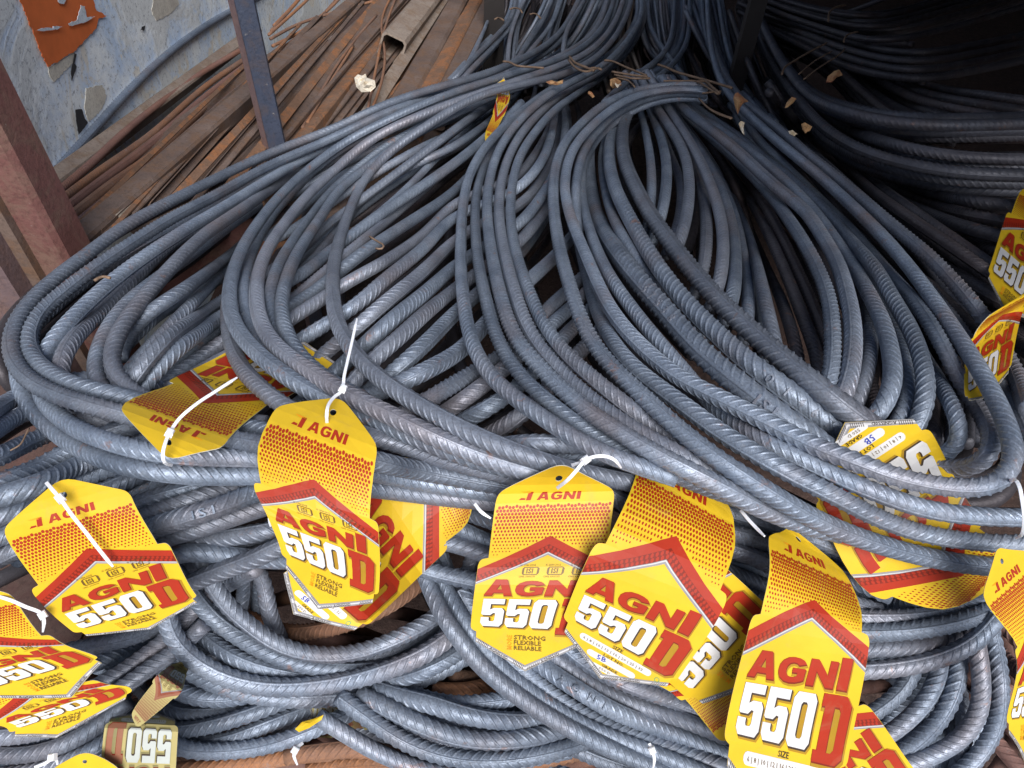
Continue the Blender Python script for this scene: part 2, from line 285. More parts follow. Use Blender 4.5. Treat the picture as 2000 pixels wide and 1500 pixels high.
# --- R: diagonal bars seen between the bundles
bundle('diagonal bars in the middle', 'the top of the diagonals under the middle bundles', [
 (-1.60, 0.9, [(1030,90),(1010,160),(960,215),(875,287),(775,387),(675,470),(610,520),(540,570),(480,620)]),
 (-1.20, 1.0, [(1040,95),(1020,170),(970,225),(880,290),(780,335),(705,392),(660,450),(600,520),(520,590),(450,640)]),
 (-1.40, 0.95, [(1050,100),(1045,180),(1020,240),(960,280),(900,312),(850,352),(750,437),(670,500),(600,560),(500,640),(420,690)]),
 (0.70, 1.05, [(1060,110),(1078,180),(1075,240),(1045,300),(1010,345),(950,370),(890,395),(825,460),(750,512),(675,553),(620,590),(565,625),(500,665),(400,720),(330,760)]),
 (0.90, 1.12, [(1050,110),(1084,190),(1080,250),(1062,308),(1010,372),(950,398),(885,425),(825,487),(750,548),(690,602),(637,632),(575,672),(500,720),(420,770)]),
 (0.50, 1.12, [(1055,115),(1094,190),(1094,250),(1075,325),(1014,402),(950,432),(887,472),(825,532),(760,585),(700,637),(650,677),(600,720),(550,760),(500,800)]),
 (0.80, 1.15, [(1062,120),(1100,200),(1100,290),(1070,365),(1012,440),(950,480),(887,522),(825,577),(765,625),(712,675),(660,722),(610,770),(560,810)]),
 (0.40, 1.1, [(1068,125),(1108,210),(1105,310),(1070,400),(1020,467),(950,520),(880,572),(825,617),(775,664),(725,705),(680,760),(640,800)]),
 (-0.20, 1.1, [(1110,330),(1080,400),(1020,490),(950,560),(893,608),(825,677),(765,730),(700,780),(640,830)]),
 (0.10, 1.15, [(1150,420),(1090,495),(1025,555),(950,630),(900,685),(840,720),(775,752),(720,775),(660,800),(600,840)]),
 (-0.50, 1.1, [(1160,520),(1112,565),(1062,612),(1000,680),(930,725),(862,765),(790,810),(720,850)]),
 (-0.30, 1.1, [(1170,545),(1125,592),(1087,625),(1020,690),(960,740),(900,785),(830,830),(760,865)]),
 (-0.60, 1.1, [(1180,575),(1140,620),(1095,665),(1040,730),(980,780),(920,815),(850,850)]),
 (-0.80, 1.1, [(1200,610),(1160,660),(1110,710),(1060,770),(1000,825),(930,862),(860,890)]),
 (-0.20, 1.1, [(1300,860),(1230,862),(1150,872),(1100,868),(1040,865),(980,872),(900,880)]),
 (-0.40, 1.1, [(1320,895),(1250,890),(1160,895),(1100,890),(1040,885),(980,890)]),
 (-0.50, 1.1, [(1340,930),(1290,925),(1250,930),(1200,925),(1120,915)]),
])
bundle('left diagonal bars', 'the top of the slanting bars inside the left hairpins', [
 (-1.00, 1.0, [(980,150),(900,200),(780,270),(700,320),(620,380),(540,450),(450,520),(350,620),(290,682),(255,717),(225,765)]),
 (0.60, 1.1, [(990,180),(900,245),(800,320),(720,380),(640,440),(560,510),(500,545),(440,584),(380,625),(325,663),(270,725),(235,780)]),
 (0.40, 1.12, [(1020,200),(970,250),(900,310),(830,360),(740,420),(660,480),(580,540),(500,580),(437,615),(390,650),(350,678),(300,728),(260,785)]),
 (0.10, 1.1, [(1025,230),(985,280),(930,330),(880,380),(790,440),(700,500),(600,580),(520,620),(437,664),(390,700),(325,745),(280,785)]),
 (-1.30, 1.0, [(1010,160),(960,205),(880,260),(800,300),(700,360),(600,430),(520,480),(430,545),(370,580),(300,620),(240,680)]),
 (-1.80, 1.0, [(1015,180),(975,225),(910,280),(830,320),(740,380),(640,460),(560,530),(450,620),(370,690),(300,740)]),
])

# --- bars under the front sweep, left
bundle('lower left bars', 'the top of the bars leaving under the left hairpin', [
 (0.25, 1.1, [(-40,820),(0,795),(40,770),(110,745),(200,740),(330,760)]),
 (0.10, 1.1, [(-40,860),(0,835),(50,805),(120,790),(220,800)]),
 (0.85, 1.25, [(-60,965),(0,943),(60,922),(115,893),(160,868),(230,840),(330,815)]),
 (0.90, 1.25, [(-60,990),(0,972),(60,953),(110,932),(160,905),(220,885),(300,865)]),
 (0.75, 1.2, [(-60,1030),(0,1005),(60,985),(125,952),(190,922),(260,905),(340,890)]),
 (0.55, 1.1, [(-60,1080),(20,1040),(100,1000),(212,955),(270,930),(330,905),(420,880)]),
 (0.45, 1.1, [(-60,1120),(60,1060),(150,1010),(230,975),(300,948),(380,920),(460,900)]),
 (0.60, 1.15, [(130,1060),(200,1015),(262,990),(325,965),(400,948),(500,920),(600,890),(700,860)]),
 (0.75, 1.1, [(150,1085),(220,1040),(275,1012),(375,977),(450,955),(530,935),(640,910)]),
 (0.80, 1.2, [(180,1100),(240,1058),(287,1035),(375,1007),(425,992),(510,957),(620,930),(720,912)]),
 (0.75, 1.15, [(200,1120),(250,1085),(300,1058),(400,1028),(500,995),(600,965),(725,945)]),
 (0.65, 1.1, [(300,1100),(348,1078),(440,1084),(520,1094),(620,1090),(725,1060)]),
 (0.90, 1.1, [(300,1170),(340,1150),(400,1128),(450,1108),(500,1092),(560,1060),(640,1040),(740,1020)]),
 (0.50, 1.1, [(340,1060),(420,1052),(500,1042),(600,1020),(725,990),(817,970),(890,952),(960,930)]),
 (0.35, 1.1, [(700,1010),(760,1000),(850,985),(930,965),(1000,955)]),
])
bundle('bars in the middle gap', 'the top of the dark bars between the middle tags', [
 (0.91, 1.1, [(690,960),(760,985),(850,1010),(890,1028),(950,1058),(1040,1085),(1150,1110)]),
 (0.93, 1.1, [(730,1030),(820,1050),(890,1062),(950,1085),(1040,1112),(1150,1130)]),
 (0.95, 1.15, [(740,1080),(835,1115),(927,1135),(1000,1150),(1100,1165)]),
 (0.87, 1.1, [(880,990),(940,1010),(1000,1030),(1100,1050),(1200,1065)]),
 (0.89, 1.1, [(1180,960),(1230,990),(1300,1010),(1400,1035),(1500,1060),(1600,1100)]),
])
bundle('bars under the right sweep', 'the top of the dark bars between the right tags', [
 (-1.2, 1.1, [(1380,990),(1450,1012),(1520,1030),(1600,1055),(1680,1085),(1780,1120)]),
 (-1.0, 1.12, [(1380,1020),(1440,1040),(1510,1062),(1590,1095),(1660,1130),(1740,1165)]),
 (-0.6, 1.12, [(1380,1060),(1440,1075),(1500,1100),(1580,1140),(1650,1175),(1720,1195)]),
 (-0.7, 1.12, [(1370,1110),(1420,1118),(1480,1140),(1550,1170),(1640,1190),(1720,1198)]),
 (-0.4, 1.1, [(1370,1150),(1430,1155),(1500,1178),(1570,1200),(1660,1210)]),
 (-0.3, 1.15, [(1560,1195),(1620,1203),(1685,1208),(1773,1207),(1867,1192),(1910,1165),(1950,1130)]),
 (-0.1, 1.15, [(1560,1225),(1620,1232),(1689,1236),(1797,1230),(1890,1211),(1945,1190),(1990,1150)]),
 (-0.4, 1.1, [(1560,1262),(1620,1268),(1689,1268),(1780,1262),(1860,1248),(1920,1228),(1970,1195)]),
 (0.2, 1.12, [(1560,1310),(1620,1313),(1685,1310),(1773,1302),(1867,1276),(1923,1240),(1950,1205)]),
 (-1.0, 1.05, [(1790,1215),(1795,1270),(1780,1330),(1740,1370),(1680,1408),(1600,1440)]),
 (-0.7, 1.1, [(1830,1220),(1840,1280),(1828,1340),(1790,1392),(1730,1440),(1650,1480)]),
 (-0.5, 1.15, [(1868,1220),(1875,1290),(1858,1370),(1815,1430),(1750,1480),(1680,1520)]),
 (-0.2, 1.1, [(1895,1200),(1910,1267),(1918,1337),(1912,1400),(1867,1453),(1797,1486),(1700,1520)]),
 (-0.4, 1.1, [(1925,1190),(1942,1260),(1955,1330),(1950,1410),(1910,1480),(1850,1530)]),
 (-0.9, 1.1, [(1850,1215),(1860,1300),(1880,1380),(1885,1450),(1860,1520)]),
])
bundle('rusty bars at the lower right', 'the top of the rusty bars in the lower right corner', [
 (-1.6, 1.1, [(1900,1160),(1950,1210),(2010,1270),(2080,1330)]),
 (-1.8, 1.1, [(1890,1200),(1940,1260),(2000,1325),(2060,1380)]),
 (-1.7, 1.1, [(1880,1250),(1930,1310),(1990,1375),(2050,1440)]),
 (-1.9, 1.1, [(1880,1300),(1930,1370),(1990,1440),(2050,1500)]),
 (-1.8, 1.1, [(1880,1360),(1930,1430),(1990,1500),(2040,1550)]),
 (-2.0, 1.1, [(1940,1130),(1990,1190),(2060,1250)]),
], RUST_RED, 'rusty ribbed bar')

# --- bottom nest
bundle('bottom nest', 'the top of the nest of bent bars along the bottom', [
 (0.10, 1.08, [(350,1000),(378,1050),(395,1095),(408,1130),(425,1160),(450,1190),(500,1232),(550,1264),(625,1281),(700,1275),(775,1248),(825,1222),(865,1196),(900,1150),(925,1090),(930,1040)]),
 (-0.10, 1.08, [(300,1060),(340,1110),(375,1160),(395,1188),(437,1227),(487,1258),(550,1288),(625,1306),(700,1311),(775,1298),(837,1274),(890,1243),(940,1190),(970,1130)]),
 (-0.25, 1.08, [(290,1100),(330,1150),(350,1190),(365,1213),(400,1245),(450,1282),(512,1306),(575,1318),(650,1330),(710,1336),(790,1325),(860,1298),(920,1255),(960,1200)]),
 (0.20, 1.22, [(300,1120),(318,1170),(325,1215),(335,1245),(355,1270),(390,1299),(450,1328),(525,1343),(600,1342),(690,1328),(760,1308),(830,1278),(890,1235),(935,1175),(950,1120)]),
 (-0.50, 1.12, [(340,1290),(400,1330),(512,1362),(600,1367),(700,1358),(775,1346),(850,1317),(912,1284),(970,1235),(1010,1180)]),
 (-0.80, 1.05, [(360,1265),(335,1285),(328,1303),(350,1320),(412,1335),(480,1335),(560,1310)]),
 (-0.55, 1.08, [(340,1270),(312,1295),(308,1322),(337,1347),(387,1366),(450,1366),(510,1352),(580,1330)]),
 (-0.85, 1.08, [(330,1330),(307,1352),(307,1380),(350,1394),(425,1396),(500,1378),(570,1355)]),
 (-0.65, 1.08, [(300,1370),(274,1390),(272,1412),(325,1427),(400,1421),(475,1400),(550,1372),(640,1340)]),
 (-0.70, 1.08, [(300,1405),(292,1425),(312,1442),(375,1453),(450,1445),(525,1414),(590,1390),(660,1360)]),
 (-0.60, 1.12, [(310,1430),(340,1461),(425,1468),(525,1457),(600,1430),(675,1397),(740,1365),(800,1340)]),
 (-1.20, 1.05, [(420,1230),(470,1270),(540,1300),(620,1300),(720,1290),(800,1260),(870,1200)]),
])
bundle('lower left slanting bars', 'the top of the slanting bars under the left tag', [
 (-0.8, 1.1, [(120,1275),(200,1258),(275,1240),(350,1205),(430,1150),(500,1110)]),
 (-0.2, 1.12, [(180,1345),(237,1315),(287,1277),(330,1246),(380,1190),(430,1140)]),
 (0.0, 1.12, [(190,1375),(245,1340),(300,1300),(345,1270),(400,1220)]),
 (-0.5, 1.12, [(-40,1440),(20,1440),(100,1425),(180,1390),(240,1340)]),
 (-0.6, 1.12, [(-40,1470),(30,1478),(120,1458),(190,1420),(250,1370)]),
 (-0.7, 1.12, [(-40,1520),(40,1512),(130,1490),(200,1455),(260,1400)]),
 (-1.2, 1.1, [(-40,1560),(60,1540),(160,1520),(240,1470)]),
 (-1.4, 1.1, [(430,1030),(470,1080),(480,1140),(470,1200),(440,1250),(400,1310)]),
 (-1.2, 1.05, [(480,1090),(520,1130),(520,1190),(545,1240),(565,1300),(570,1350)]),
])
bundle('lower right diagonal bars', 'the left of the diagonal bars running to the lower right', [
 (0.69, 1.1, [(770,960),(795,1030),(815,1085),(826,1115),(840,1150),(857,1190),(890,1240),(940,1302),(1000,1352),(1075,1402),(1150,1443),(1230,1480),(1320,1520)]),
 (0.63, 1.05, [(790,960),(815,1030),(835,1080),(852,1115),(875,1155),(905,1212),(940,1262),(990,1318),(1050,1362),(1125,1408),(1200,1442),(1290,1475),(1400,1520)]),
 (0.44, 1.08, [(900,1150),(940,1220),(985,1272),(1037,1323),(1087,1363),(1150,1402),(1220,1432),(1310,1462),(1420,1500)]),
 (0.38, 1.15, [(930,1140),(970,1210),(1010,1260),(1062,1303),(1125,1345),(1200,1390),(1280,1420),(1360,1450),(1450,1490)]),
 (0.25, 1.05, [(980,1150),(1030,1230),(1100,1298),(1162,1343),(1230,1375),(1320,1400),(1420,1440)]),
 (0.13, 1.05, [(1030,1170),(1080,1240),(1150,1300),(1230,1340),(1320,1370),(1420,1410),(1500,1450)]),
 (0.06, 1.05, [(1060,1150),(1130,1240),(1200,1290),(1290,1330),(1380,1360),(1470,1400)]),
])
bundle('bottom centre loops', 'the top of the loops at the bottom centre', [
 (-0.30, 1.05, [(790,1350),(850,1370),(905,1376),(960,1370),(1015,1362),(1070,1335)]),
 (-0.05, 1.2, [(730,1345),(787,1364),(845,1374),(895,1394),(975,1408),(1050,1406),(1110,1390),(1180,1350)]),
 (0.10, 1.2, [(700,1355),(745,1376),(795,1404),(862,1432),(930,1447),(1025,1444),(1100,1426),(1170,1395),(1230,1350)]),
 (-0.15, 1.05, [(690,1365),(735,1400),(800,1432),(860,1455),(920,1462),(1000,1458)]),
 (0.25, 1.12, [(660,1360),(705,1392),(750,1426),(812,1460),(900,1484),(1000,1484),(1100,1463),(1165,1440),(1230,1400)]),
 (0.05, 1.05, [(620,1400),(670,1430),(720,1462),(790,1492),(880,1515),(1000,1520)]),
 (-0.65, 1.05, [(1010,1465),(1090,1452),(1160,1480),(1250,1510)]),
])
bundle('rusty bottom bars', 'the left of the rusty bars at the bottom edge', [
 (-1.6, 1.1, [(300,1475),(380,1480),(450,1480),(520,1462),(600,1450)]),
 (-1.5, 1.1, [(340,1505),(420,1500),(500,1490),(580,1475),(650,1470)]),
 (-1.2, 1.15, [(560,1478),(620,1470),(690,1462),(760,1470),(830,1500)]),
 (-1.8, 1.1, [(600,1505),(680,1492),(760,1492),(840,1520)]),
 (-1.4, 1.15, [(846,1348),(900,1351),(962,1337),(1010,1320),(1060,1290)]),
 (-1.6, 1.1, [(880,1320),(930,1325),(980,1312),(1040,1290)]),
 (-1.4, 1.1, [(430,1418),(480,1405),(540,1390),(600,1372)]),
 (-1.8, 1.1, [(420,1170),(500,1215),(560,1235),(620,1232),(690,1215),(780,1170),(840,1120)]),
 (-1.8, 1.1, [(1000,1500),(1080,1480),(1160,1470),(1250,1500)]),
 (-2.0, 1.1, [(1200,1500),(1280,1490),(1340,1510)]),
], RUST, 'rusty ribbed bar')

# --- T: thin bars running away at the top
fan('far bars at the top', 'the left of the strand crossing down to the left post', 8, 0.2, 0.92,
    [(1000,-20),(998,25),(960,70),(905,125),(870,165),(820,205)], [(1022,-20),(1014,28),(978,80),(925,135),(890,172),(840,212)])
fan('far upright bars', 'the left of the upright strand tied with wire at top centre', 10, 0.6, 0.84,
    [(1028,-20),(1002,30),(985,80),(976,125),(975,160)], [(1045,-20),(1020,30),(1010,80),(1008,125),(1010,160)])
fan('far bars leaning right', 'the left of the strand leaning right beside the upright strand', 9, 0.0, 0.84,
    [(1075,-20),(1048,40),(1012,95),(990,135)], [(1105,-20),(1078,45),(1040,95),(1015,130)])
fan('far small strand', 'the left of the short strand behind the curved bars', 6, -0.2, 0.88,
    [(1090,-20),(1070,50),(1055,120),(1048,170)], [(1110,-20),(1090,50),(1075,120),(1070,170)])
fan('far middle strand', 'the left of the middle strand above the wire knots', 6, 0.6, 0.97,
    [(1152,-20),(1125,30),(1106,60),(1098,100),(1100,150)], [(1178,-20),(1148,35),(1124,65),(1118,105),(1118,150)])
fan('far middle strand leaning right', 'the left of the broad strand leaning right at top centre', 10, 0.1, 0.88,
    [(1185,-20),(1165,30),(1135,75),(1118,110),(1108,150)], [(1212,-20),(1195,40),(1170,85),(1150,115),(1135,150)])
fan('far dark strand', 'the left of the dark strand right of the knots', 8, -1.0, 0.97,
    [(1190,-20),(1170,60),(1175,120),(1190,180)], [(1240,-20),(1225,60),(1240,120),(1270,180)], STEEL_BROWN)
fan('far strand curving right', 'the left of the strand curving to the right of centre', 8, 0.0, 1.01,
    [(1255,-20),(1252,50),(1262,90),(1290,125),(1320,165)], [(1270,-20),(1268,30),(1285,80),(1315,115),(1345,160)])
fan('far upright right strand', 'the left of the upright strand right of the five bar bundle', 10, -0.4, 0.92,
    [(1270,-20),(1278,50),(1288,100),(1300,150),(1320,200)], [(1322,-20),(1324,50),(1330,100),(1345,160),(1370,200)])
fan('big far strand', 'the outside of the big strand curling into the right bundle', 10, 1.0, 1.01,
    [(1318,-20),(1318,40),(1308,85),(1285,118),(1245,145),(1210,170),(1180,200)], [(1345,-20),(1346,45),(1338,92),(1312,130),(1275,158),(1235,176),(1205,195)])
fan('far strand to the wrap', 'the left of the strand running down to the paper wrap', 6, 0.8, 1.01,
    [(1338,20),(1362,75),(1395,130),(1430,175),(1462,215),(1500,262)], [(1352,-20),(1380,55),(1410,110),(1445,160),(1475,200),(1515,240)])
fan('far strand beside the post', 'the left of the strand beside the dark right post', 10, 0.2, 0.97,
    [(1365,-20),(1378,40),(1392,95),(1415,150),(1450,200)], [(1405,-20),(1415,40),(1425,95),(1440,150),(1470,190)], STEEL)
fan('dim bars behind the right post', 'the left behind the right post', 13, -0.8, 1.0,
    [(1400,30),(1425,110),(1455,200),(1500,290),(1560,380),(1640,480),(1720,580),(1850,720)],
    [(1490,0),(1520,100),(1570,190),(1650,280),(1760,370),(1900,460),(2040,540),(2120,600)], DEEP_SHADE_TONED, 'dim steel bar', 5)
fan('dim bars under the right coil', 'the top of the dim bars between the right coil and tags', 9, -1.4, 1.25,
    [(1500,150),(1570,245),(1700,335),(1850,385),(2060,410)], [(1500,190),(1590,320),(1720,450),(1860,580),(2060,720)], DEEP_SHADE_TONED, 'dim steel bar', 4)
# coils in the dark shop at the right, its shade put into their colour
def coil(name, frm, n, h, s, A, dy, mat=DEEP_SHADE_TONED):
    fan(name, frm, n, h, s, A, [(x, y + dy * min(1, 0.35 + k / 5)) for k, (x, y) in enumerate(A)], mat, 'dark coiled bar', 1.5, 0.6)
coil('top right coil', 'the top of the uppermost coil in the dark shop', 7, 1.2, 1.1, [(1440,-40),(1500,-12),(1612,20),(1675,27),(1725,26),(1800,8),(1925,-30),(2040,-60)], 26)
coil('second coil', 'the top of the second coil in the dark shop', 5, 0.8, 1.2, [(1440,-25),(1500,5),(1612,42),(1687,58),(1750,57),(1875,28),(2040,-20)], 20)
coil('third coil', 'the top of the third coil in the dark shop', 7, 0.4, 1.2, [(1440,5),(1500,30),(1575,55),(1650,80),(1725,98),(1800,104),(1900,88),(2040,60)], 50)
coil('fourth coil', 'the top of the long coil arching right in the dark shop', 4, 1.8, 1.35, [(1466,-20),(1490,45),(1537,128),(1587,182),(1650,207),(1725,224),(1825,232),(2040,228)], 36, SHADE_TONED)
coil('fifth coil', 'the top of the low coil arching right in the dark shop', 5, 1.4, 1.3, [(1470,20),(1500,90),(1555,165),(1610,222),(1680,262),(1775,290),(1875,306),(2040,312)], 62, SHADE_TONED)
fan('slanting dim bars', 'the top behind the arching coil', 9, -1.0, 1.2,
    [(1480,10),(1570,60),(1650,105),(1730,140),(1820,170),(2040,200)], [(1500,90),(1560,110),(1620,150),(1660,200),(1700,260),(1760,330)], DEEP_SHADE_TONED, 'dim steel bar', 4)
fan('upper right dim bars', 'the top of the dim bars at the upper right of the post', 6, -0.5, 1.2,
    [(1440,-30),(1500,20),(1560,40),(1640,30),(1760,-20)], [(1455,40),(1520,70),(1590,85),(1680,120),(1800,160)], DEEP_SHADE_TONED, 'dim steel bar', 4)
N_TRACED = len(BARS)

MID = []
def mid(group, dh):
    g = [b for b in BARS if b['group'] == group]
    for a, b in zip(g[:-1], g[1:]):
        n = 8; A = np.array(a['pts'], float); B = np.array(b['pts'], float)
        def rs(q):
            d = np.concatenate([[0], np.cumsum(np.hypot(*np.diff(q, axis=0).T))]); t = np.linspace(0, d[-1], n)
            return np.stack([np.interp(t, d, q[:, k]) for k in (0, 1)], 1)
        M = (rs(A) + rs(B)) / 2 + nrs.uniform(-7, 7, (n, 2))
        MID.append(dict(pts=[tuple(q) for q in M], h=min(a['h'], b['h']) - dh, s=1.0, mat=STEEL))
for gname, dh in (('bottom nest', 1.2), ('lower left slanting bars', 1.2), ('bottom centre loops', 1.3), ('bars under the right sweep', 1.4), ('lower left bars', 1.3),
                  ('lower right diagonal bars', 1.5)) + (('bottom nest', 2.6), ('bottom centre loops', 2.8), ('lower right diagonal bars', 2.9), ('bars under the right sweep', 2.8), ('lower left slanting bars', 2.6)):
    mid(gname, dh)
# --- bars buried under the traced ones: one mass nobody could count
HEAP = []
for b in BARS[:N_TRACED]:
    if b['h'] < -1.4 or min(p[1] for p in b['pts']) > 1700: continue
    if b['mat'] is DEEP_SHADE_TONED: continue
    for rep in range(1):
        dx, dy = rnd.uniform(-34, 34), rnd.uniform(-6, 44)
        HEAP.append(dict(pts=[(x + dx, y + dy) for x, y in b['pts']], h=-3.0 - rnd.random() * 3.5, s=1.0, mat=RUST_RED if b['pts'][0][1] > 1150 else DEEP_SHADE_TONED))  # shade-darkened colour keeps the gaps between bundles dark
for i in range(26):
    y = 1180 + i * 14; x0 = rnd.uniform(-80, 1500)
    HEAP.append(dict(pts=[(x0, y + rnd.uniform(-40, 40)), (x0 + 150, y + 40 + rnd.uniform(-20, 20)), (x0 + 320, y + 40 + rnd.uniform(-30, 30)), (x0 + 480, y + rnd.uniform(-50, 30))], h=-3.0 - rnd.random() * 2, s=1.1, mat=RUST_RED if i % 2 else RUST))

# ------------------------------------------------------------------ object helpers
def tag_ob(o, label=None, cat=None, group=None, kind=None):
    if label: o['label'] = label
    if cat: o['category'] = cat
    if group: o['group'] = group
    if kind: o['kind'] = kind
    return o

def mesh_ob(name, verts, faces, mat, parent=None, smooth=False, mats=None, fmat=None, origin=True):
    verts = np.asarray(verts, float)
    me = bpy.data.meshes.new(name)
    org = verts.mean(0) if origin and parent is None else np.zeros(3)
    if parent is not None: org = np.array(parent.location)
    v = verts - org
    me.vertices.add(len(v)); me.vertices.foreach_set('co', v.astype(np.float32).ravel())
    if isinstance(faces, np.ndarray) and faces.ndim == 2:
        k = faces.shape[1]; nf = len(faces)
        me.loops.add(nf * k); me.loops.foreach_set('vertex_index', faces.astype(np.int32).ravel())
        me.polygons.add(nf); me.polygons.foreach_set('loop_start', np.arange(0, nf * k, k, dtype=np.int32))
    else:
        ln = np.array([len(f) for f in faces]); flat = np.concatenate([np.asarray(f) for f in faces])
        me.loops.add(len(flat)); me.loops.foreach_set('vertex_index', flat.astype(np.int32))
        me.polygons.add(len(ln)); me.polygons.foreach_set('loop_start', np.concatenate([[0], np.cumsum(ln)[:-1]]).astype(np.int32))
    if mats:
        for m in mats: me.materials.append(m)
        if fmat is not None: me.polygons.foreach_set('material_index', np.asarray(fmat, np.int32))
    else: me.materials.append(mat)
    me.update(calc_edges=True); me.validate()
    me.polygons.foreach_set('use_smooth', np.full(len(me.polygons), bool(smooth)))
    o = bpy.data.objects.new(name, me); COL.objects.link(o)
    if parent is None: o.location = org
    else: o.parent = parent
    return o

def catmull(pts, step=6.0):
    p = np.asarray(pts, float)
    p = np.vstack([2 * p[0] - p[1], p, 2 * p[-1] - p[-2]])
    out = []
    for i in range(1, len(p) - 2):
        p0, p1, p2, p3 = p[i - 1:i + 3]
        d1 = max(np.linalg.norm((p2 - p1)[:2]), 1e-3); d0 = max(np.linalg.norm((p1 - p0)[:2]), 1e-3); d2 = max(np.linalg.norm((p3 - p2)[:2]), 1e-3)
        a0, a1, a2 = d0 ** .5, d1 ** .5, d2 ** .5
        m1 = ((p1 - p0) / a0 - (p2 - p0) / (a0 + a1) + (p2 - p1) / a1) * a1
        m2 = ((p2 - p1) / a1 - (p3 - p1) / (a1 + a2) + (p3 - p2) / a2) * a1
        n = max(2, int(d1 / step)); t = np.linspace(0, 1, n, endpoint=False)[:, None]
        out.append((2 * t**3 - 3 * t**2 + 1) * p1 + (t**3 - 2 * t**2 + t) * m1 + (-2 * t**3 + 3 * t**2) * p2 + (t**3 - t**2) * m2)
    out.append(p[-2:-1])
    return np.vstack(out)

def resample(p, step, key=2):
    d = np.linalg.norm(np.diff(p[:, :key], axis=0), axis=1); s = np.concatenate([[0], np.cumsum(d)])
    n = max(3, int(s[-1] / step)); t = np.linspace(0, s[-1], n)
    return np.stack([np.interp(t, s, p[:, k]) for k in range(p.shape[1])], 1)

def gsm(a, sig):
    if sig < 0.3 or len(a) < 4: return a
    a = np.asarray(a, float); r = int(3 * sig) + 1; k = np.exp(-0.5 * (np.arange(-r, r + 1) / sig) ** 2); k /= k.sum()
    def f(c):                      # odd reflection keeps the ends in place
        e = np.concatenate([2 * c[0] - c[min(r, len(c) - 1):0:-1] if r < len(c) else np.full(r, c[0]), c,
                            2 * c[-1] - c[-2:-r - 2:-1] if r < len(c) else np.full(r, c[-1])])
        return np.convolve(e, k, 'valid')[:len(c)]
    if len(a) <= r + 1: return a
    return f(a) if a.ndim == 1 else np.stack([f(a[:, i]) for i in range(a.shape[1])], 1)

def dilate(a, r):
    o = a.copy()
    for k in range(1, r + 1):
        o[k:] = np.maximum(o[k:], a[:-k]); o[:-k] = np.maximum(o[:-k], a[k:])
    return o

# ------------------------------------------------------------------ packing: lay everything down from the top layer to the bottom
PK = [np.zeros((0, 4))]                     # placed samples: x, y, depth, radius
def placed(x0, x1, y0, y1):
    a = PK[0]; return a[(a[:, 0] > x0 - 40) & (a[:, 0] < x1 + 40) & (a[:, 1] > y0 - 40) & (a[:, 1] < y1 + 40)]
def lower_bound(x, y, d, r):
    q = placed(x.min(), x.max(), y.min(), y.max())
    if not len(q): return np.full(len(x), -9.0)
    out = np.full(len(x), -9.0)
    for i in range(0, len(x), 64):
        sl = slice(i, i + 64)
        rho = np.hypot(x[sl, None] - q[None, :, 0], y[sl, None] - q[None, :, 1]) * (d[sl, None] / F)
        rr = (r + q[None, :, 3]) * 0.97
        k = rr * rr - rho * rho
        out[sl] = np.where(k > 0, q[None, :, 2] + np.sqrt(np.maximum(k, 0)), -9.0).max(1)
    return out

def place_bar(b):
    p = resample(catmull(b['pts']), 6.0); p = gsm(p, 2.2); p = resample(p, 8.0)
    x, y = p[:, 0], p[:, 1]; h = b['h']; r = 0.5 * DIA * b['s'] * 1.04
    d0 = Dbase(y) * dip(x, y) + (-0.004 * h if h >= 0 else -0.014 * h) + b.get('z', 0)
    d = d0.copy()
    for _ in range(2):
        lb = lower_bound(x, y, d, r)
        d = np.maximum(d0, lb)
        d = np.maximum(d0, gsm(dilate(d, 5), 4.0))
        d = gsm(d, 2.5)
    b['path'] = np.stack([x, y, d], 1)
    PK[0] = np.vstack([PK[0], np.stack([x, y, d, np.full(len(x), r)], 1)])

# ------------------------------------------------------------------ a ribbed bar as one mesh
def frames(c):
    t = np.gradient(c, axis=0); t /= np.linalg.norm(t, axis=1)[:, None]
    n = np.zeros_like(c); a = np.cross(t[0], [0.3, 0.2, 1.0]); n[0] = a / np.linalg.norm(a)
    for i in range(1, len(c)):
        v = n[i - 1] - t[i] * (n[i - 1] @ t[i]); n[i] = v / np.linalg.norm(v)
    return t, n, np.cross(t, n)

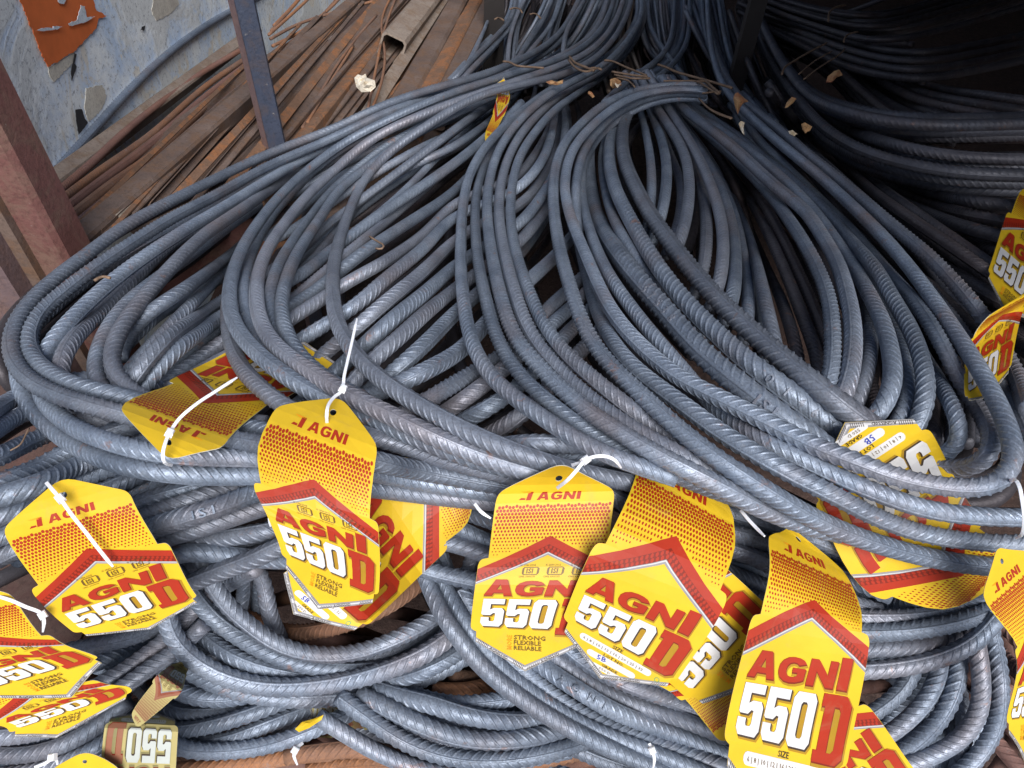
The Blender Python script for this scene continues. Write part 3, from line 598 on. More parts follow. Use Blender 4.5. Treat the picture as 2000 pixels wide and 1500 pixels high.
def bar_geometry(world, depth, rad, roll, twist, lod_shift=0.0):
    seg = np.linalg.norm(np.diff(world, axis=0), axis=1); s = np.concatenate([[0], np.cumsum(seg)])
    dm = np.interp
    # ring positions: denser near the camera
    rings = [0.0]
    while rings[-1] < s[-1]:
        dd = np.interp(rings[-1], s, depth); rings.append(rings[-1] + (0.009 + 0.016 * max(0, dd - 0.55)))
    rings = np.array(rings[:-1] + [s[-1]]) if len(rings) > 3 else np.linspace(0, s[-1], 4)
    if rings[-1] - rings[-2] < 0.002: rings = np.delete(rings, -2)
    c = np.stack([np.interp(rings, s, world[:, k]) for k in range(3)], 1)
    c = gsm(c, 1.2) if len(c) > 12 else c
    t, n, b = frames(c)
    dr = np.interp(rings, s, depth)
    near = dr.min() < 0.95
    ns = 16 if near else (10 if dr.min() < 1.4 else 8)
    V, Fc = [], []; nv = 0
    ang = np.linspace(0, 2 * np.pi, ns, endpoint=False)
    rl = roll + twist * rings
    A = ang[None, :] + rl[:, None]
    ring = c[:, None, :] + rad * (np.cos(A)[..., None] * n[:, None, :] + np.sin(A)[..., None] * b[:, None, :])
    V.append(ring.reshape(-1, 3)); m = len(c)
    i = np.arange(m - 1)[:, None] * ns; j = np.arange(ns)[None, :]; j2 = (j + 1) % ns
    Fc.append(np.stack([i + j, i + j2, i + ns + j2, i + ns + j], -1).reshape(-1, 4)); nv = m * ns
    # end caps
    for base, sg in ((0, -1), ((m - 1) * ns, 1)):
        cen = c[0 if base == 0 else -1]; V.append(cen[None]); k = np.arange(ns)
        q = np.stack([base + k, base + (k + 1) % ns, np.full(ns, nv), np.full(ns, nv)], 1); Fc.append(q[:, [0, 1, 2, 2]] if sg > 0 else q[:, [1, 0, 2, 2]]); nv += 1
    def at(ss, th, rr):          # points on the bar at arc length ss, angle th, radius rr
        ss = np.clip(ss, 0, rings[-1])
        cc = np.stack([np.interp(ss, rings, c[:, k]) for k in range(3)], -1)
        nn = np.stack([np.interp(ss, rings, n[:, k]) for k in range(3)], -1)
        bb = np.stack([np.interp(ss, rings, b[:, k]) for k in range(3)], -1)
        a2 = th + roll + twist * ss
        return cc + rr[..., None] * (np.cos(a2)[..., None] * nn + np.sin(a2)[..., None] * bb)
    D2 = 2 * rad
    # longitudinal seams
    lim = dr < 1.5
    if lim.sum() > 4:
        idx = np.where(lim)[0]
        for th0 in (0.0, math.pi):
            ss = rings[idx]; k = len(ss)
            thw = np.array([-0.17, -0.06, 0.06, 0.17]); rr = np.array([0.985, 1.065, 1.065, 0.985]) * rad
            v = at(np.repeat(ss[:, None], 4, 1), th0 + np.repeat(thw[None], k, 0), np.repeat(rr[None], k, 0)).reshape(-1, 3)
            brk = np.where(np.diff(idx) == 1)[0][:, None] * 4; jj = np.arange(3)[None]
            Fc.append((nv + np.stack([brk + jj, brk + jj + 1, brk + 4 + jj + 1, brk + 4 + jj], -1)).reshape(-1, 4))
            V.append(v); nv += len(v)
    # crescent ribs
    pitch = 0.58 * D2; ks = np.arange(pitch, rings[-1] - pitch, pitch)
    if len(ks):
        dk = np.interp(ks, rings, dr)
        for lo, hi, m_, prof in ((0, 0.86, 7, 4), (0.86, 1.5, 5, 3), (1.5, 2.3, 3, 3)):
            kk = ks[(dk >= lo) & (dk < hi)]
            if not len(kk): continue
            if prof == 4: ds = np.array([-0.13, -0.045, 0.03, 0.10]) * D2; hh = np.array([-0.02, 1, 1, -0.02])
            else: ds = np.array([-0.15, 0, 0.13]) * D2; hh = np.array([-0.02, 1, -0.02])
            for side in (0, 1):
                tl = np.linspace(math.radians(13), math.radians(167), m_ + 1)
                env = np.clip(np.sin(tl), 0, 1) ** 0.6; env[0] = env[-1] = 0.15
                sg = 1 if side == 0 else -1
                jit = nrs.uniform(-0.03, 0.03, len(kk)) * D2
                S = (kk + jit)[:, None, None] + (sg * (tl - math.pi / 2) * 0.46 * D2)[None, :, None] + ds[None, None, :]
                T = np.broadcast_to((tl + side * math.pi)[None, :, None], S.shape)
                R = rad * (1 + (0.125 if prof == 4 else 0.15) * env[None, :, None] * hh[None, None, :]) + np.zeros(S.shape)
                v = at(S, T, R).reshape(-1, 3)
                q = len(ds); a = np.arange(len(kk))[:, None, None] * (m_ + 1) * q; bj = np.arange(m_)[None, :, None] * q; cj = np.arange(q - 1)[None, None]
                f = np.stack([a + bj + cj, a + bj + q + cj, a + bj + q + cj + 1, a + bj + cj + 1], -1).reshape(-1, 4) + nv
                Fc.append(f); V.append(v); nv += len(v)
    return np.vstack(V), np.vstack(Fc)

def build_bar(b):
    p = b['path']; w = P(p[:, 0], p[:, 1], p[:, 2])
    v, f = bar_geometry(w, p[:, 2], 0.5 * DIA * b['s'], b.get('roll', rnd.uniform(0, 6.28)), rnd.uniform(-1.2, 1.2))
    tri = f[:, 2] == f[:, 3]
    faces = [tuple(q[:3]) if t else tuple(q) for q, t in zip(f.tolist(), tri)]
    return v, f, tri

def bar_object(b):
    v, f, tri = build_bar(b)
    q = f[~tri]; t3 = f[tri][:, :3]
    me = bpy.data.meshes.new('rebar'); org = v[0].copy()
    me.vertices.add(len(v)); me.vertices.foreach_set('co', (v - org).astype(np.float32).ravel())
    flat = np.concatenate([q.ravel(), t3.ravel()]).astype(np.int32); nl = len(flat)
    ls = np.concatenate([np.arange(len(q)) * 4, len(q) * 4 + np.arange(len(t3)) * 3]).astype(np.int32)
    me.loops.add(nl); me.loops.foreach_set('vertex_index', flat); me.polygons.add(len(ls)); me.polygons.foreach_set('loop_start', ls)
    me.materials.append(b['mat']); me.update(calc_edges=True)
    me.polygons.foreach_set('use_smooth', np.ones(len(ls), bool))
    o = bpy.data.objects.new('rebar', me); COL.objects.link(o); o.location = org; b['ob'] = o
    return tag_ob(o, b['label'], 'steel bar', b['group'])

# ------------------------------------------------------------------ printed tags
# flat design: u across 0..1, v up from the bottom point 0 to the top 1.59
def arc_round(poly, rad):
    """round chosen corners of a polygon; rad = per-corner radius"""
    out = []; n = len(poly)
    for i in range(n):
        p = np.array(poly[i], float); r = rad[i]
        if r <= 0: out.append(tuple(p)); continue
        a = np.array(poly[i - 1], float) - p; b = np.array(poly[(i + 1) % n], float) - p
        a /= np.linalg.norm(a); b /= np.linalg.norm(b)
        for t in np.linspace(0, 1, 5):
            q0 = p + a * r; q1 = p + b * r
            out.append(tuple((1 - t) ** 2 * q0 + 2 * t * (1 - t) * p + t * t * q1))
    return out
OUT = arc_round([(0.5, 1.60), (0.93, 1.34), (0.93, 0.935), (0.985, 0.925), (1.0, 0.89), (1.0, 0.36), (0.955, 0.345), (0.955, 0.27),
                 (0.46, 0.0), (0.05, 0.24), (0.05, 0.33), (0.0, 0.35), (0.0, 0.89), (0.015, 0.925), (0.07, 0.935), (0.07, 1.34)],
                [0.10, 0.06, 0, 0.02, 0.02, 0.03, 0, 0, 0, 0, 0, 0.03, 0.02, 0.02, 0, 0.06])
def circle(cx, cy, r, n=12, ry=None):
    return [(cx + r * math.cos(2 * math.pi * k / n), cy + (ry or r) * math.sin(2 * math.pi * k / n)) for k in range(n)]
HOLE = circle(0.5, 1.455, 0.026, 12)[::-1]

def xf(poly, x, y, sx, sy, sl=0.0):
    return [(x + (p[0] + sl * p[1]) * sx, y + p[1] * sy) for p in poly]
# letter shapes in a unit box; each letter is a list of (outline, [holes])
G_A = [([(0, 0), (.28, 0), (.33, .18), (.67, .18), (.72, 0), (1, 0), (.70, 1), (.30, 1)], [[(.40, .38), (.50, .74), (.60, .38)]])]
G_G = [([(1, .58), (.52, .58), (.52, .40), (.72, .40), (.72, .27), (.62, .21), (.5, .20), (.37, .25), (.30, .38), (.28, .5), (.30, .64), (.38, .76), (.5, .80), (.63, .78), (.72, .70), (.98, .78),
          (.88, .92), (.72, .99), (.5, 1.02), (.28, .98), (.10, .84), (.01, .64), (.01, .36), (.10, .16), (.28, .02), (.5, -.02), (.72, .01), (.9, .08), (1, .14)], [])]
G_N = [([(0, 0), (.28, 0), (.28, .56), (.72, 0), (1, 0), (1, 1), (.72, 1), (.72, .44), (.28, 1), (0, 1)], [])]
G_I = [([(.1, 0), (.9, 0), (.9, 1), (.1, 1)], [])]
G_5 = [([(0, .98), (0, .44), (.06, .40), (.40, .40), (.52, .48), (.62, .47), (.62, .23), (.56, .18), (.40, .18), (.36, .23), (.36, .32), (0, .32), (0, .12), (.12, 0), (.86, 0), (1, .12), (1, .56), (.88, .66), (.52, .66), (.36, .60), (.36, .80), (.94, .80), (.94, .98)], [])]
G_0 = [([(0, .12), (.14, 0), (.86, 0), (1, .12), (1, .86), (.86, .98), (.14, .98), (0, .86)], [[(.36, .22), (.36, .76), (.42, .81), (.58, .81), (.64, .76), (.64, .22), (.58, .17), (.42, .17)]])]
G_D = [([(0, 0), (.80, 0), (1, .12), (1, .88), (.80, 1), (0, 1), (0, .82), (.12, .82), (.12, .18), (0, .18)], [[(.44, .17), (.44, .83), (.60, .83), (.68, .77), (.68, .23), (.60, .17)]])]

def grow(poly, k):
    """outline moved outwards by k along vertex normals (works for the simple letter outlines)"""
    p = np.array(poly, float); n = len(p); area = 0.5 * sum(p[i - 1][0] * p[i][1] - p[i][0] * p[i - 1][1] for i in range(n))
    sg = 1 if area > 0 else -1; out = []
    for i in range(n):
        a = p[i] - p[i - 1]; b = p[(i + 1) % n] - p[i]
        na = np.array([a[1], -a[0]]) / (np.linalg.norm(a) + 1e-9); nb = np.array([b[1], -b[0]]) / (np.linalg.norm(b) + 1e-9)
        m = na + nb; l = np.linalg.norm(m)
        m = m / l * min(1 / max(0.35, l / 2), 2.2) if l > 1e-6 else na
        out.append(tuple(p[i] + sg * k * m))
    return out

def pm(name, col, rough=0.5, coat=0.06):
    m, t, b = new_mat(name); p = world_pos(t)
    c = mix(t, ramp(t, noise(t, p, 25, 5, 0.6), [(0.4, 0), (0.7, 1)]), col, tuple(x * 0.88 for x in col))
    c = mix(t, math_(t, 'MULTIPLY', ramp(t, noise(t, p, 75, 6, 0.8), [(0.70, 0), (0.78, 1)]), 0.45), c, (0.30, 0.24, 0.16))
    smear = ramp(t, noise(t, p, 16, 8, 0.72, 1.5), [(0.56, 0), (0.72, 1)])
    c = mix(t, math_(t, 'MULTIPLY', smear, 0.22), c, (0.30, 0.22, 0.12))
    t.links.new(c, b.inputs['Base Color']); b.inputs['Roughness'].default_value = rough
    b.inputs['Specular IOR Level'].default_value = 0.28; b.inputs['Coat Weight'].default_value = coat; b.inputs['Coat Roughness'].default_value = 0.25
    bump(t, b, noise(t, p, 30, 2, 0.5), 0.25, 0.002)
    return m
M_YEL = pm('tag_yellow', (0.62, 0.41, 0.018)); M_RED = pm('print_red', (0.33, 0.024, 0.008)); M_WHITE = pm('print_white', (0.58, 0.58, 0.59))
M_BLK = pm('print_dark', (0.045, 0.03, 0.02)); M_SHADE = pm('print_ochre', (0.33, 0.19, 0.012)); M_DRED = pm('print_dark_red', (0.17, 0.014, 0.006))
M_SILV = pm('print_silver', (0.24, 0.24, 0.25)); M_LSILV = pm('print_light_silver', (0.50, 0.50, 0.53)); M_ORNG = pm('print_orange', (0.80, 0.30, 0.01))
M_BLUE = pm('pen_blue', (0.03, 0.05, 0.35)); M_BACK = pm('card_back', (0.62, 0.60, 0.50), 0.6, 0)
M_GREEN = pm('print_green', (0.05, 0.30, 0.12)); M_BROWN = pm('print_brown', (0.13, 0.075, 0.015))
TM = [M_YEL, M_RED, M_WHITE, M_BLK, M_SHADE, M_DRED, M_SILV, M_LSILV, M_ORNG, M_BLUE, M_GREEN, M_BROWN]
FM = [pm('faded_yellow', (0.36, 0.31, 0.13), 0.6, 0), pm('faded_red', (0.24, 0.10, 0.06), 0.6, 0), pm('faded_white', (0.42, 0.45, 0.43), 0.6, 0), M_BLK, pm('faded_shade', (0.20, 0.18, 0.08), 0.6, 0), M_DRED, M_SILV, M_SILV, pm('faded_orange', (0.3, 0.18, 0.07), 0.6, 0), M_BLUE, M_GREEN, M_BROWN]
YEL, RED, WHI, BLK, SHA, DRED, SIL, LSI, ORN, BLU, GRN, BRN = range(12)

def text_polys(txt, x, y, size, mat_i, rot=0.0, sx=1.0, bold=0.0, align='LEFT'):
    """triangles of a line of built-in font text in tag space"""
    cu = bpy.data.curves.new('t', 'FONT'); cu.body = txt; cu.size = 1.0; cu.resolution_u = 1; cu.offset = bold; cu.align_x = align
    ob = bpy.data.objects.new('t', cu); COL.objects.link(ob)
    dg = bpy.context.evaluated_depsgraph_get(); me = ob.evaluated_get(dg).to_mesh()
    me.calc_loop_triangles()
    co = [(v.co.x * size * sx, v.co.y * size) for v in me.vertices]; tr = [tuple(t.vertices) for t in me.loop_triangles]
    c, s = math.cos(rot), math.sin(rot)
    co = [(x + a * c - b * s, y + a * s + b * c) for a, b in co]
    ob.evaluated_get(dg).to_mesh_clear(); bpy.data.objects.remove(ob); bpy.data.curves.remove(cu)
    return co, tr, mat_i

def glyphs(dst, shapes, x, y, w, h, slant, mi, layer, g=0.0, dx=0, dy=0, keep_holes=True):
    for outl, holes in shapes:
        o = xf(outl, x + dx, y + dy, w, h, slant)
        if g: o = grow(o, g)
        hs = []
        if keep_holes:
            for q in holes:
                q2 = xf(q, x + dx, y + dy, w, h, slant); q2 = grow(q2, -g) if g else q2
                hs.append(q2)
        dst.append((layer, mi, o, hs))

def design(variant):
    L = []                                     # (layer, material, outline, holes)
    # halftone dots
    rows = 16
    for r in range(rows):
        v = 1.240 - r * 0.0205
        k = 1 - r / rows
        rr = 0.0118 * (0.26 + 0.74 * k ** 0.9)
        n = 34
        for i in range(n):
            u = 0.08 + (i + (0.5 if r % 2 else 0)) * 0.85 / n
            if 0.085 < u < 0.915:
                vv = v + (0.007 if (r == 0 and i % 3 == 0) else 0)
                if vv < 0.905 + 0.155 * (1 - abs(u - 0.5) / 0.5): continue
                L.append((1, RED, circle(u, vv, rr, 6, rr * 0.98), []))
    # chevron
    ch = lambda t0, t1, e=0.0: [(0.0 + e, 0.855 - t0), (0.5, 1.065 - t0), (1.0 - e, 0.855 - t0), (1.0 - e, 0.855 - t1), (0.5, 1.065 - t1), (e, 0.855 - t1)]
    L.append((1, RED, ch(0, 0.050, 0.002), [])); L.append((1, DRED, ch(0.050, 0.098, 0.002), []))
    for i in range(34):                        # honeycomb cells on the dark band
        for j in range(2):
            u = 0.02 + (i + 0.5 * j) * 0.029; vv = 0.855 + 0.21 * (1 - abs(u - 0.5) / 0.5) - 0.063 - 0.023 * j
            if u < 0.985: L.append((2, RED, circle(u, vv, 0.0112, 6), []))
    L.append((1, SIL, ch(0.098, 0.118, 0.002), [])); L.append((2, LSI, ch(0.101, 0.107, 0.002), []))
    # small emblem and name on top
    L.append((1, ORN, [(.24, 1.348), (.33, 1.348), (.33, 1.335), (.27, 1.338)], [])); L.append((1, RED, [(.30, 1.345), (.335, 1.345), (.322, 1.285), (.287, 1.285)], [])); L.append((1, RED, [(.235, 1.288), (.282, 1.288), (.282, 1.30), (.25, 1.302)], []))
    x = .365
    for gsh, w in ((G_A, .085), (G_G, .082), (G_N, .082), (G_I, .034)):
        glyphs(L, gsh, x, 1.285, w, 0.058, 0.12, RED, 1); x += w + .012
    # AGNI
    for gsh, x, w, y0, y1 in ((G_A, .075, .215, .650, .775), (G_G, .305, .215, .652, .762), (G_N, .545, .22, .652, .768), (G_I, .785, .105, .652, .790)):
        glyphs(L, gsh, x, y0, w, y1 - y0, .05, SHA, 2, 0.006, 0.010, -0.012, False)
        glyphs(L, gsh, x, y0, w, y1 - y0, .05, DRED, 3, 0.002, 0.004, -0.005)
        glyphs(L, gsh, x, y0, w, y1 - y0, .05, RED, 4)
    # 550 D
    for gsh, x, w in ((G_5, .075, .182), (G_5, .277, .182), (G_0, .480, .185)):
        glyphs(L, gsh, x, .385, w, .24, .03, SHA, 2, 0.006, 0.018, -0.014, False)
        glyphs(L, gsh, x, .385, w, .24, .03, BLK, 3, 0.0038, 0.009, -0.006)
        glyphs(L, gsh, x, .385, w, .24, .03, WHI, 5)
    glyphs(L, G_D, .705, .345, .235, .285, .03, SHA, 2, 0.010, 0.012, -0.014, False)
    glyphs(L, G_D, .705, .345, .235, .285, .03, DRED, 3, 0.002, 0.005, -0.006)
    glyphs(L, G_D, .705, .345, .235, .285, .03, RED, 4)
    # ribbed bar printed along the lower edge
    a, b, c = (0.052, 0.238), (0.46, 0.003), (0.953, 0.268)
    up = 0.042
    L.append((1, SIL, [a, b, c, (c[0], c[1] + up * .9), (b[0], b[1] + up * 1.25), (a[0], a[1] + up)], []))
    L.append((2, LSI, [(a[0], a[1] + .014), (b[0], b[1] + .017), (c[0], c[1] + .013), (c[0], c[1] + .026), (b[0], b[1] + .034), (a[0], a[1] + .028)], []))
    for (p, q) in ((a, b), (b, c)):
        for i in list(range(1, 8)) + list(range(24, 31)):
            t = i / 32; x0, y0 = p[0] + (q[0] - p[0]) * t, p[1] + (q[1] - p[1]) * t
            L.append((3, BLK, [(x0, y0 + .006), (x0 + .005, y0 + .006), (x0 + .016, y0 + .036), (x0 + .011, y0 + .036)], []))
    T = []
    T.append(text_polys('AGNI550D', 0.60, 0.087, 0.034, BLK, math.atan2(c[1] - b[1], c[0] - b[0]), 1.1, 0.01))
    T.append(text_polys('AGNI550D', 0.16, 0.186, 0.034, BLK, math.atan2(b[1] - a[1], b[0] - a[0]), 1.1, 0.01))
    if variant == 'A':
        for (u, top) in ((.345, 'IS 1786:2008'), (.53, 'IS 2830:2012'), (.715, 'IS 14650:1999')):
            L.append((1, BRN, [(u, .807), (u + .10, .807), (u + .115, .820), (u + .115, .855), (u + .10, .866), (u, .866), (u - .012, .855), (u - .012, .820)],
                      [[(u + .004, .813), (u + .004, .860), (u + .099, .860), (u + .099, .813)]]))
            T.append(text_polys('ISI', u + .018, .820, .050, BRN, 0, 1.15, 0.015)); T.append(text_polys(top, u - .03, .872, .018, BRN, 0, 1.2))
            T.append(text_polys('CM/L 6000173', u - .03, .790, .017, BRN, 0, 1.2))
        for tx, yy in (('STRONG', .282), ('FLEXIBLE', .237), ('RELIABLE', .190)):
            T.append(text_polys(tx, .365, yy, .052, BRN, 0, 1.12 if tx != 'STRONG' else 1.3, 0.018))
        T.append(text_polys('MORE', .352, .185, .060, ORN, math.pi / 2, 0.80, 0.012))
    else:
        def pill(x0, x1, y0, y1, rot=0):
            r = (y1 - y0) / 2
            pts = [(x1 - r + r * math.cos(a), (y0 + y1) / 2 + r * math.sin(a)) for a in np.linspace(-math.pi / 2, math.pi / 2, 6)] + \
                  [(x0 + r + r * math.cos(a), (y0 + y1) / 2 + r * math.sin(a)) for a in np.linspace(math.pi / 2, 1.5 * math.pi, 6)]
            L.append((1, WHI, pts, []))
        T.append(text_polys('SIZE', .44, .330, .040, BLK, 0, 1.2, .01)); pill(.17, .80, .262, .322); T.append(text_polys('6 | 8 | 10 | 12 | 16 | 20 | 25 | 32', .20, .280, .032, BRN, 0, 1.30))
        T.append(text_polys('LOT NO.', .40, .226, .038, BLK, 0, 1.2, .01)); pill(.27, .70, .160, .222); T.append(text_polys('5B', .36, .168, .065, BLU, 0.1, 1.2, .01))
        T.append(text_polys('GRADE', .42, .126, .036, BLK, 0, 1.2, .01)); pill(.34, .62, .075, .120); T.append(text_polys('550 D', .41, .086, .032, BRN, 0, 1.3))
        L.append((1, GRN, circle(.86, .275, .022, 12), [circle(.86, .275, .016, 12)]))
    return L, T

NU, NV = 6, 24
def flat_mesh(variant):
    """returns list of (verts2d, layer, material, faces) sliced along a common grid, the card first"""
    L, T = design(variant)
    def build(items, tris):
        bm = bmesh.new(); lay = bm.faces.layers.int.new('lay')
        for layer, mi, outl, holes in items:
            loops = [[Vector((a, b, 0)) for a, b in outl]] + [[Vector((a, b, 0)) for a, b in h] for h in holes]
            t = tessellate_polygon(loops); flat = [p for l in loops for p in l]
            vs = [bm.verts.new(p) for p in flat]
            for q in t:
                if len(set(q)) < 3: continue
                try: f = bm.faces.new([vs[i] for i in q]); f.material_index = mi; f[lay] = layer
                except ValueError: pass
        for co, tr, mi in tris:
            vs = [bm.verts.new((a, b, 0)) for a, b in co]
            for q in tr:
                try: f = bm.faces.new([vs[i] for i in q]); f.material_index = mi; f[lay] = 6
                except ValueError: pass
        bm.normal_update()
        for f in bm.faces:
            if f.normal.z < 0: f.normal_flip()
        for k in range(1, NV):
            bmesh.ops.bisect_plane(bm, geom=bm.verts[:] + bm.edges[:] + bm.faces[:], plane_co=(0, k * 1.6 / NV, 0), plane_no=(0, 1, 0))
        for k in range(1, NU):
            bmesh.ops.bisect_plane(bm, geom=bm.verts[:] + bm.edges[:] + bm.faces[:], plane_co=(k / NU, 0, 0), plane_no=(1, 0, 0))
        for k in range(1, NU + NV):
            bmesh.ops.bisect_plane(bm, geom=bm.verts[:] + bm.edges[:] + bm.faces[:], plane_co=(k / NU, 0, 0), plane_no=(NU, NV / 1.6, 0))
        bm.verts.index_update(); lay = bm.faces.layers.int['lay']
        V = np.array([(v.co.x, v.co.y) for v in bm.verts]); z = np.zeros(len(V))
        Fs = []; Ms = []
        for f in bm.faces:
            ids = [v.index for v in f.verts]; Fs.append(ids); Ms.append(f.material_index)
            for i in ids: z[i] = max(z[i], f[lay])
        bm.free(); return V, z, Fs, Ms
    card = build([(0, YEL, OUT, [HOLE])], [])
    prt = build(L, T)
    return card, prt
FLAT = {'A': flat_mesh('A'), 'B': flat_mesh('B')}

TAGS = []
def add_tag(h, variant, rows, label, dd=0.0, faded=False):
    """rows: (v, uL, xL, yL, uR, xR, yR[, extra depth L, extra depth R])"""
    rr = []
    for r in rows:
        v, uL, xL, yL, uR, xR, yR = r[:7]; eL, eR = (r[7], r[8]) if len(r) > 7 else (0, 0)
        du = (xR - xL) / (uR - uL); dv = (yR - yL) / (uR - uL); de = (eR - eL) / (uR - uL)
        rr.append((v, xL - uL * du, yL - uL * dv, eL - uL * de, xR + (1 - uR) * du, yR + (1 - uR) * dv, eR + (1 - uR) * de))
    rr.sort(); a = np.array(rr)
    # a patch whose face would look away from the viewer is turned round
    i0, i1 = 0, len(a) - 1; uvec = a[:, 4:6].mean(0) - a[:, 1:3].mean(0); vvec = (a[i1, 1:3] + a[i1, 4:6] - a[i0, 1:3] - a[i0, 4:6]) / 2
    if uvec[0] * -vvec[1] + uvec[1] * vvec[0] < 0: a = a[:, [0, 4, 5, 6, 1, 2, 3]]
    vv = np.linspace(0, 1.6, NV + 1)
    def cr(col):                              # smooth interpolation in v
        x, yv = a[:, 0], a[:, col]
        if len(x) < 3: return np.interp(vv, x, yv)
        m = np.gradient(yv, x); out = np.zeros(len(vv))
        for i, q in enumerate(vv):
            k = min(max(np.searchsorted(x, q) - 1, 0), len(x) - 2); hh = x[k + 1] - x[k]; t = (q - x[k]) / hh
            if t < 0: out[i] = yv[0] + m[0] * (q - x[0]); continue
            if t > 1: out[i] = yv[-1] + m[-1] * (q - x[-1]); continue
            out[i] = (2*t**3-3*t**2+1)*yv[k] + (t**3-2*t**2+t)*hh*m[k] + (-2*t**3+3*t**2)*yv[k+1] + (t**3-t**2)*hh*m[k+1]
        return out
    e = [cr(c) for c in range(1, 7)]
    uu = np.linspace(0, 1, NU + 1)
    X = e[0][:, None] * (1 - uu) + e[3][:, None] * uu; Y = e[1][:, None] * (1 - uu) + e[4][:, None] * uu; E = e[2][:, None] * (1 - uu) + e[5][:, None] * uu
    TAGS.append(dict(h=h, var=variant, X=X, Y=Y, E=E, vv=vv, uu=uu, label=label, dd=dd, faded=faded))

def blur2(g, n=3):
    for _ in range(n):
        p = np.pad(g, 1, mode='edge'); g = (p[1:-1, 1:-1] * 2 + p[:-2, 1:-1] + p[2:, 1:-1] + p[1:-1, :-2] + p[1:-1, 2:]) / 6
    return g

def place_tag(t):
    X, Y = t['X'], t['Y']; h = t['h']
    d0 = Dtag(Y) - 0.004 * h - 0.012 + t['E'] + t['dd']
    sh_ = X.shape
    inside = np.ones(sh_, bool)
    lb = lower_bound(X.ravel(), Y.ravel(), d0.ravel(), 0.004).reshape(sh_)
    over = np.maximum(lb - d0, 0)
    # a sheet passes under what lies on it and only bends along its length
    us_, vs_ = np.meshgrid(t['uu'], t['vv']); ins = (vs_ > 0.2 - 0.45 * us_) & (vs_ < 1.62 - 0.5 * np.abs(us_ - 0.5))
    over = np.where(ins, over, 0)
    tilt = t.get('tilt', 0.0)
    row = over.max(1); row = gsm(dilate(row, 2), 1.6)
    t['D'] = d0 + np.maximum(row, 0)[:, None]
    sm = t['D'].copy()
    for _ in range(3):
        sm[1:-1] = 0.25 * sm[:-2] + 0.5 * sm[1:-1] + 0.25 * sm[2:]
    t['D'] = sm
    # dense samples so that everything placed later stays behind the sheet
    vs = np.linspace(0.02, 1.56, 40); us = np.linspace(0.05, 0.95, 26)
    fx = bil(t, X, us, vs); fy = bil(t, Y, us, vs); fd = bil(t, t['D'], us, vs)
    U, Vv = np.meshgrid(us, vs)
    keep = (Vv > 0.27 - 0.5 * U) & (Vv > 0.05 + 0.5 * (U - 0.5)) & (Vv < 1.6 - 0.55 * np.abs(U - 0.5))
    q = np.stack([fx, fy, fd, np.full(fx.shape, 0.0025)], -1)[keep]
    PK[0] = np.vstack([PK[0], q])

def bil(t, A, us, vs):
    tmp = np.stack([np.interp(vs, t['vv'], A[:, k]) for k in range(A.shape[1])], 1)
    return np.stack([np.interp(us, t['uu'], tmp[i]) for i in range(len(vs))], 0)

def tag_map(t, uv, off):
    u, v = uv[:, 0], uv[:, 1]; G = t['G']                     # world grid (17, 7, 3)
    fv = np.clip(v * NV / 1.6, 0, NV - 1e-6); iv = fv.astype(int); a = (fv - iv)[:, None]
    fu = np.clip(u * NU, 0, NU - 1e-6); iu = fu.astype(int); b = (fu - iu)[:, None]
    lo = G[iv, iu] * (1 - a - b) + G[iv + 1, iu] * a + G[iv, iu + 1] * b
    hi = G[iv + 1, iu + 1] * (a + b - 1) + G[iv + 1, iu] * (1 - b) + G[iv, iu + 1] * (1 - a)
    p = np.where(a + b <= 1, lo, hi)
    nl = lambda q: q / np.linalg.norm(q, axis=-1, keepdims=True)
    n = nl(np.where(a + b <= 1, t['NRM'][iv, iu] * (1 - a - b) + t['NRM'][iv + 1, iu] * a + t['NRM'][iv, iu + 1] * b,
                 t['NRM'][iv + 1, iu + 1] * (a + b - 1) + t['NRM'][iv + 1, iu] * (1 - b) + t['NRM'][iv, iu + 1] * (1 - a)))
    return p + n * off[:, None]

def build_tag(t):
    t['G'] = P(t['X'], t['Y'], t['D'])
    gv = np.gradient(t['G'], axis=0); gu = np.gradient(t['G'], axis=1)
    n = np.cross(gu, gv); ln = np.linalg.norm(n, axis=-1, keepdims=True); n = n / np.maximum(ln, 1e-9)
    t['NRM'] = n
    (cv, cz, cf, cm), (pv, pz, pf, pmi) = FLAT[t['var']]
    top = tag_map(t, cv, np.zeros(len(cv))); bot = tag_map(t, cv, np.full(len(cv), -0.0005))
    k = len(cv)
    edges = {}
    for f in cf:
        for i in range(len(f)):
            e = (f[i], f[(i + 1) % len(f)]); edges[e] = edges.get(e, 0) + 1
    rim = [e for e in edges if (e[1], e[0]) not in edges]
    faces = [list(f) for f in cf] + [[i + k for i in f[::-1]] for f in cf] + [[b, a, a + k, b + k] for a, b in rim]
    fm = [0] * len(cf) + [1] * len(cf) + [1] * len(rim)
    o = mesh_ob('hanging_tag', np.vstack([top, bot]), faces, None, mats=[FM[0] if t['faded'] else M_YEL, M_BACK], fmat=fm, smooth=False)
    tag_ob(o, t['label'], 'tag', 'printed yellow tags tied to the bars')
    q = tag_map(t, pv, 0.00022 + pz * 0.00009)
    mesh_ob('printed_lettering', q, pf, None, parent=o, mats=FM if t['faded'] else TM, fmat=pmi)
    t['ob'] = o
    return o

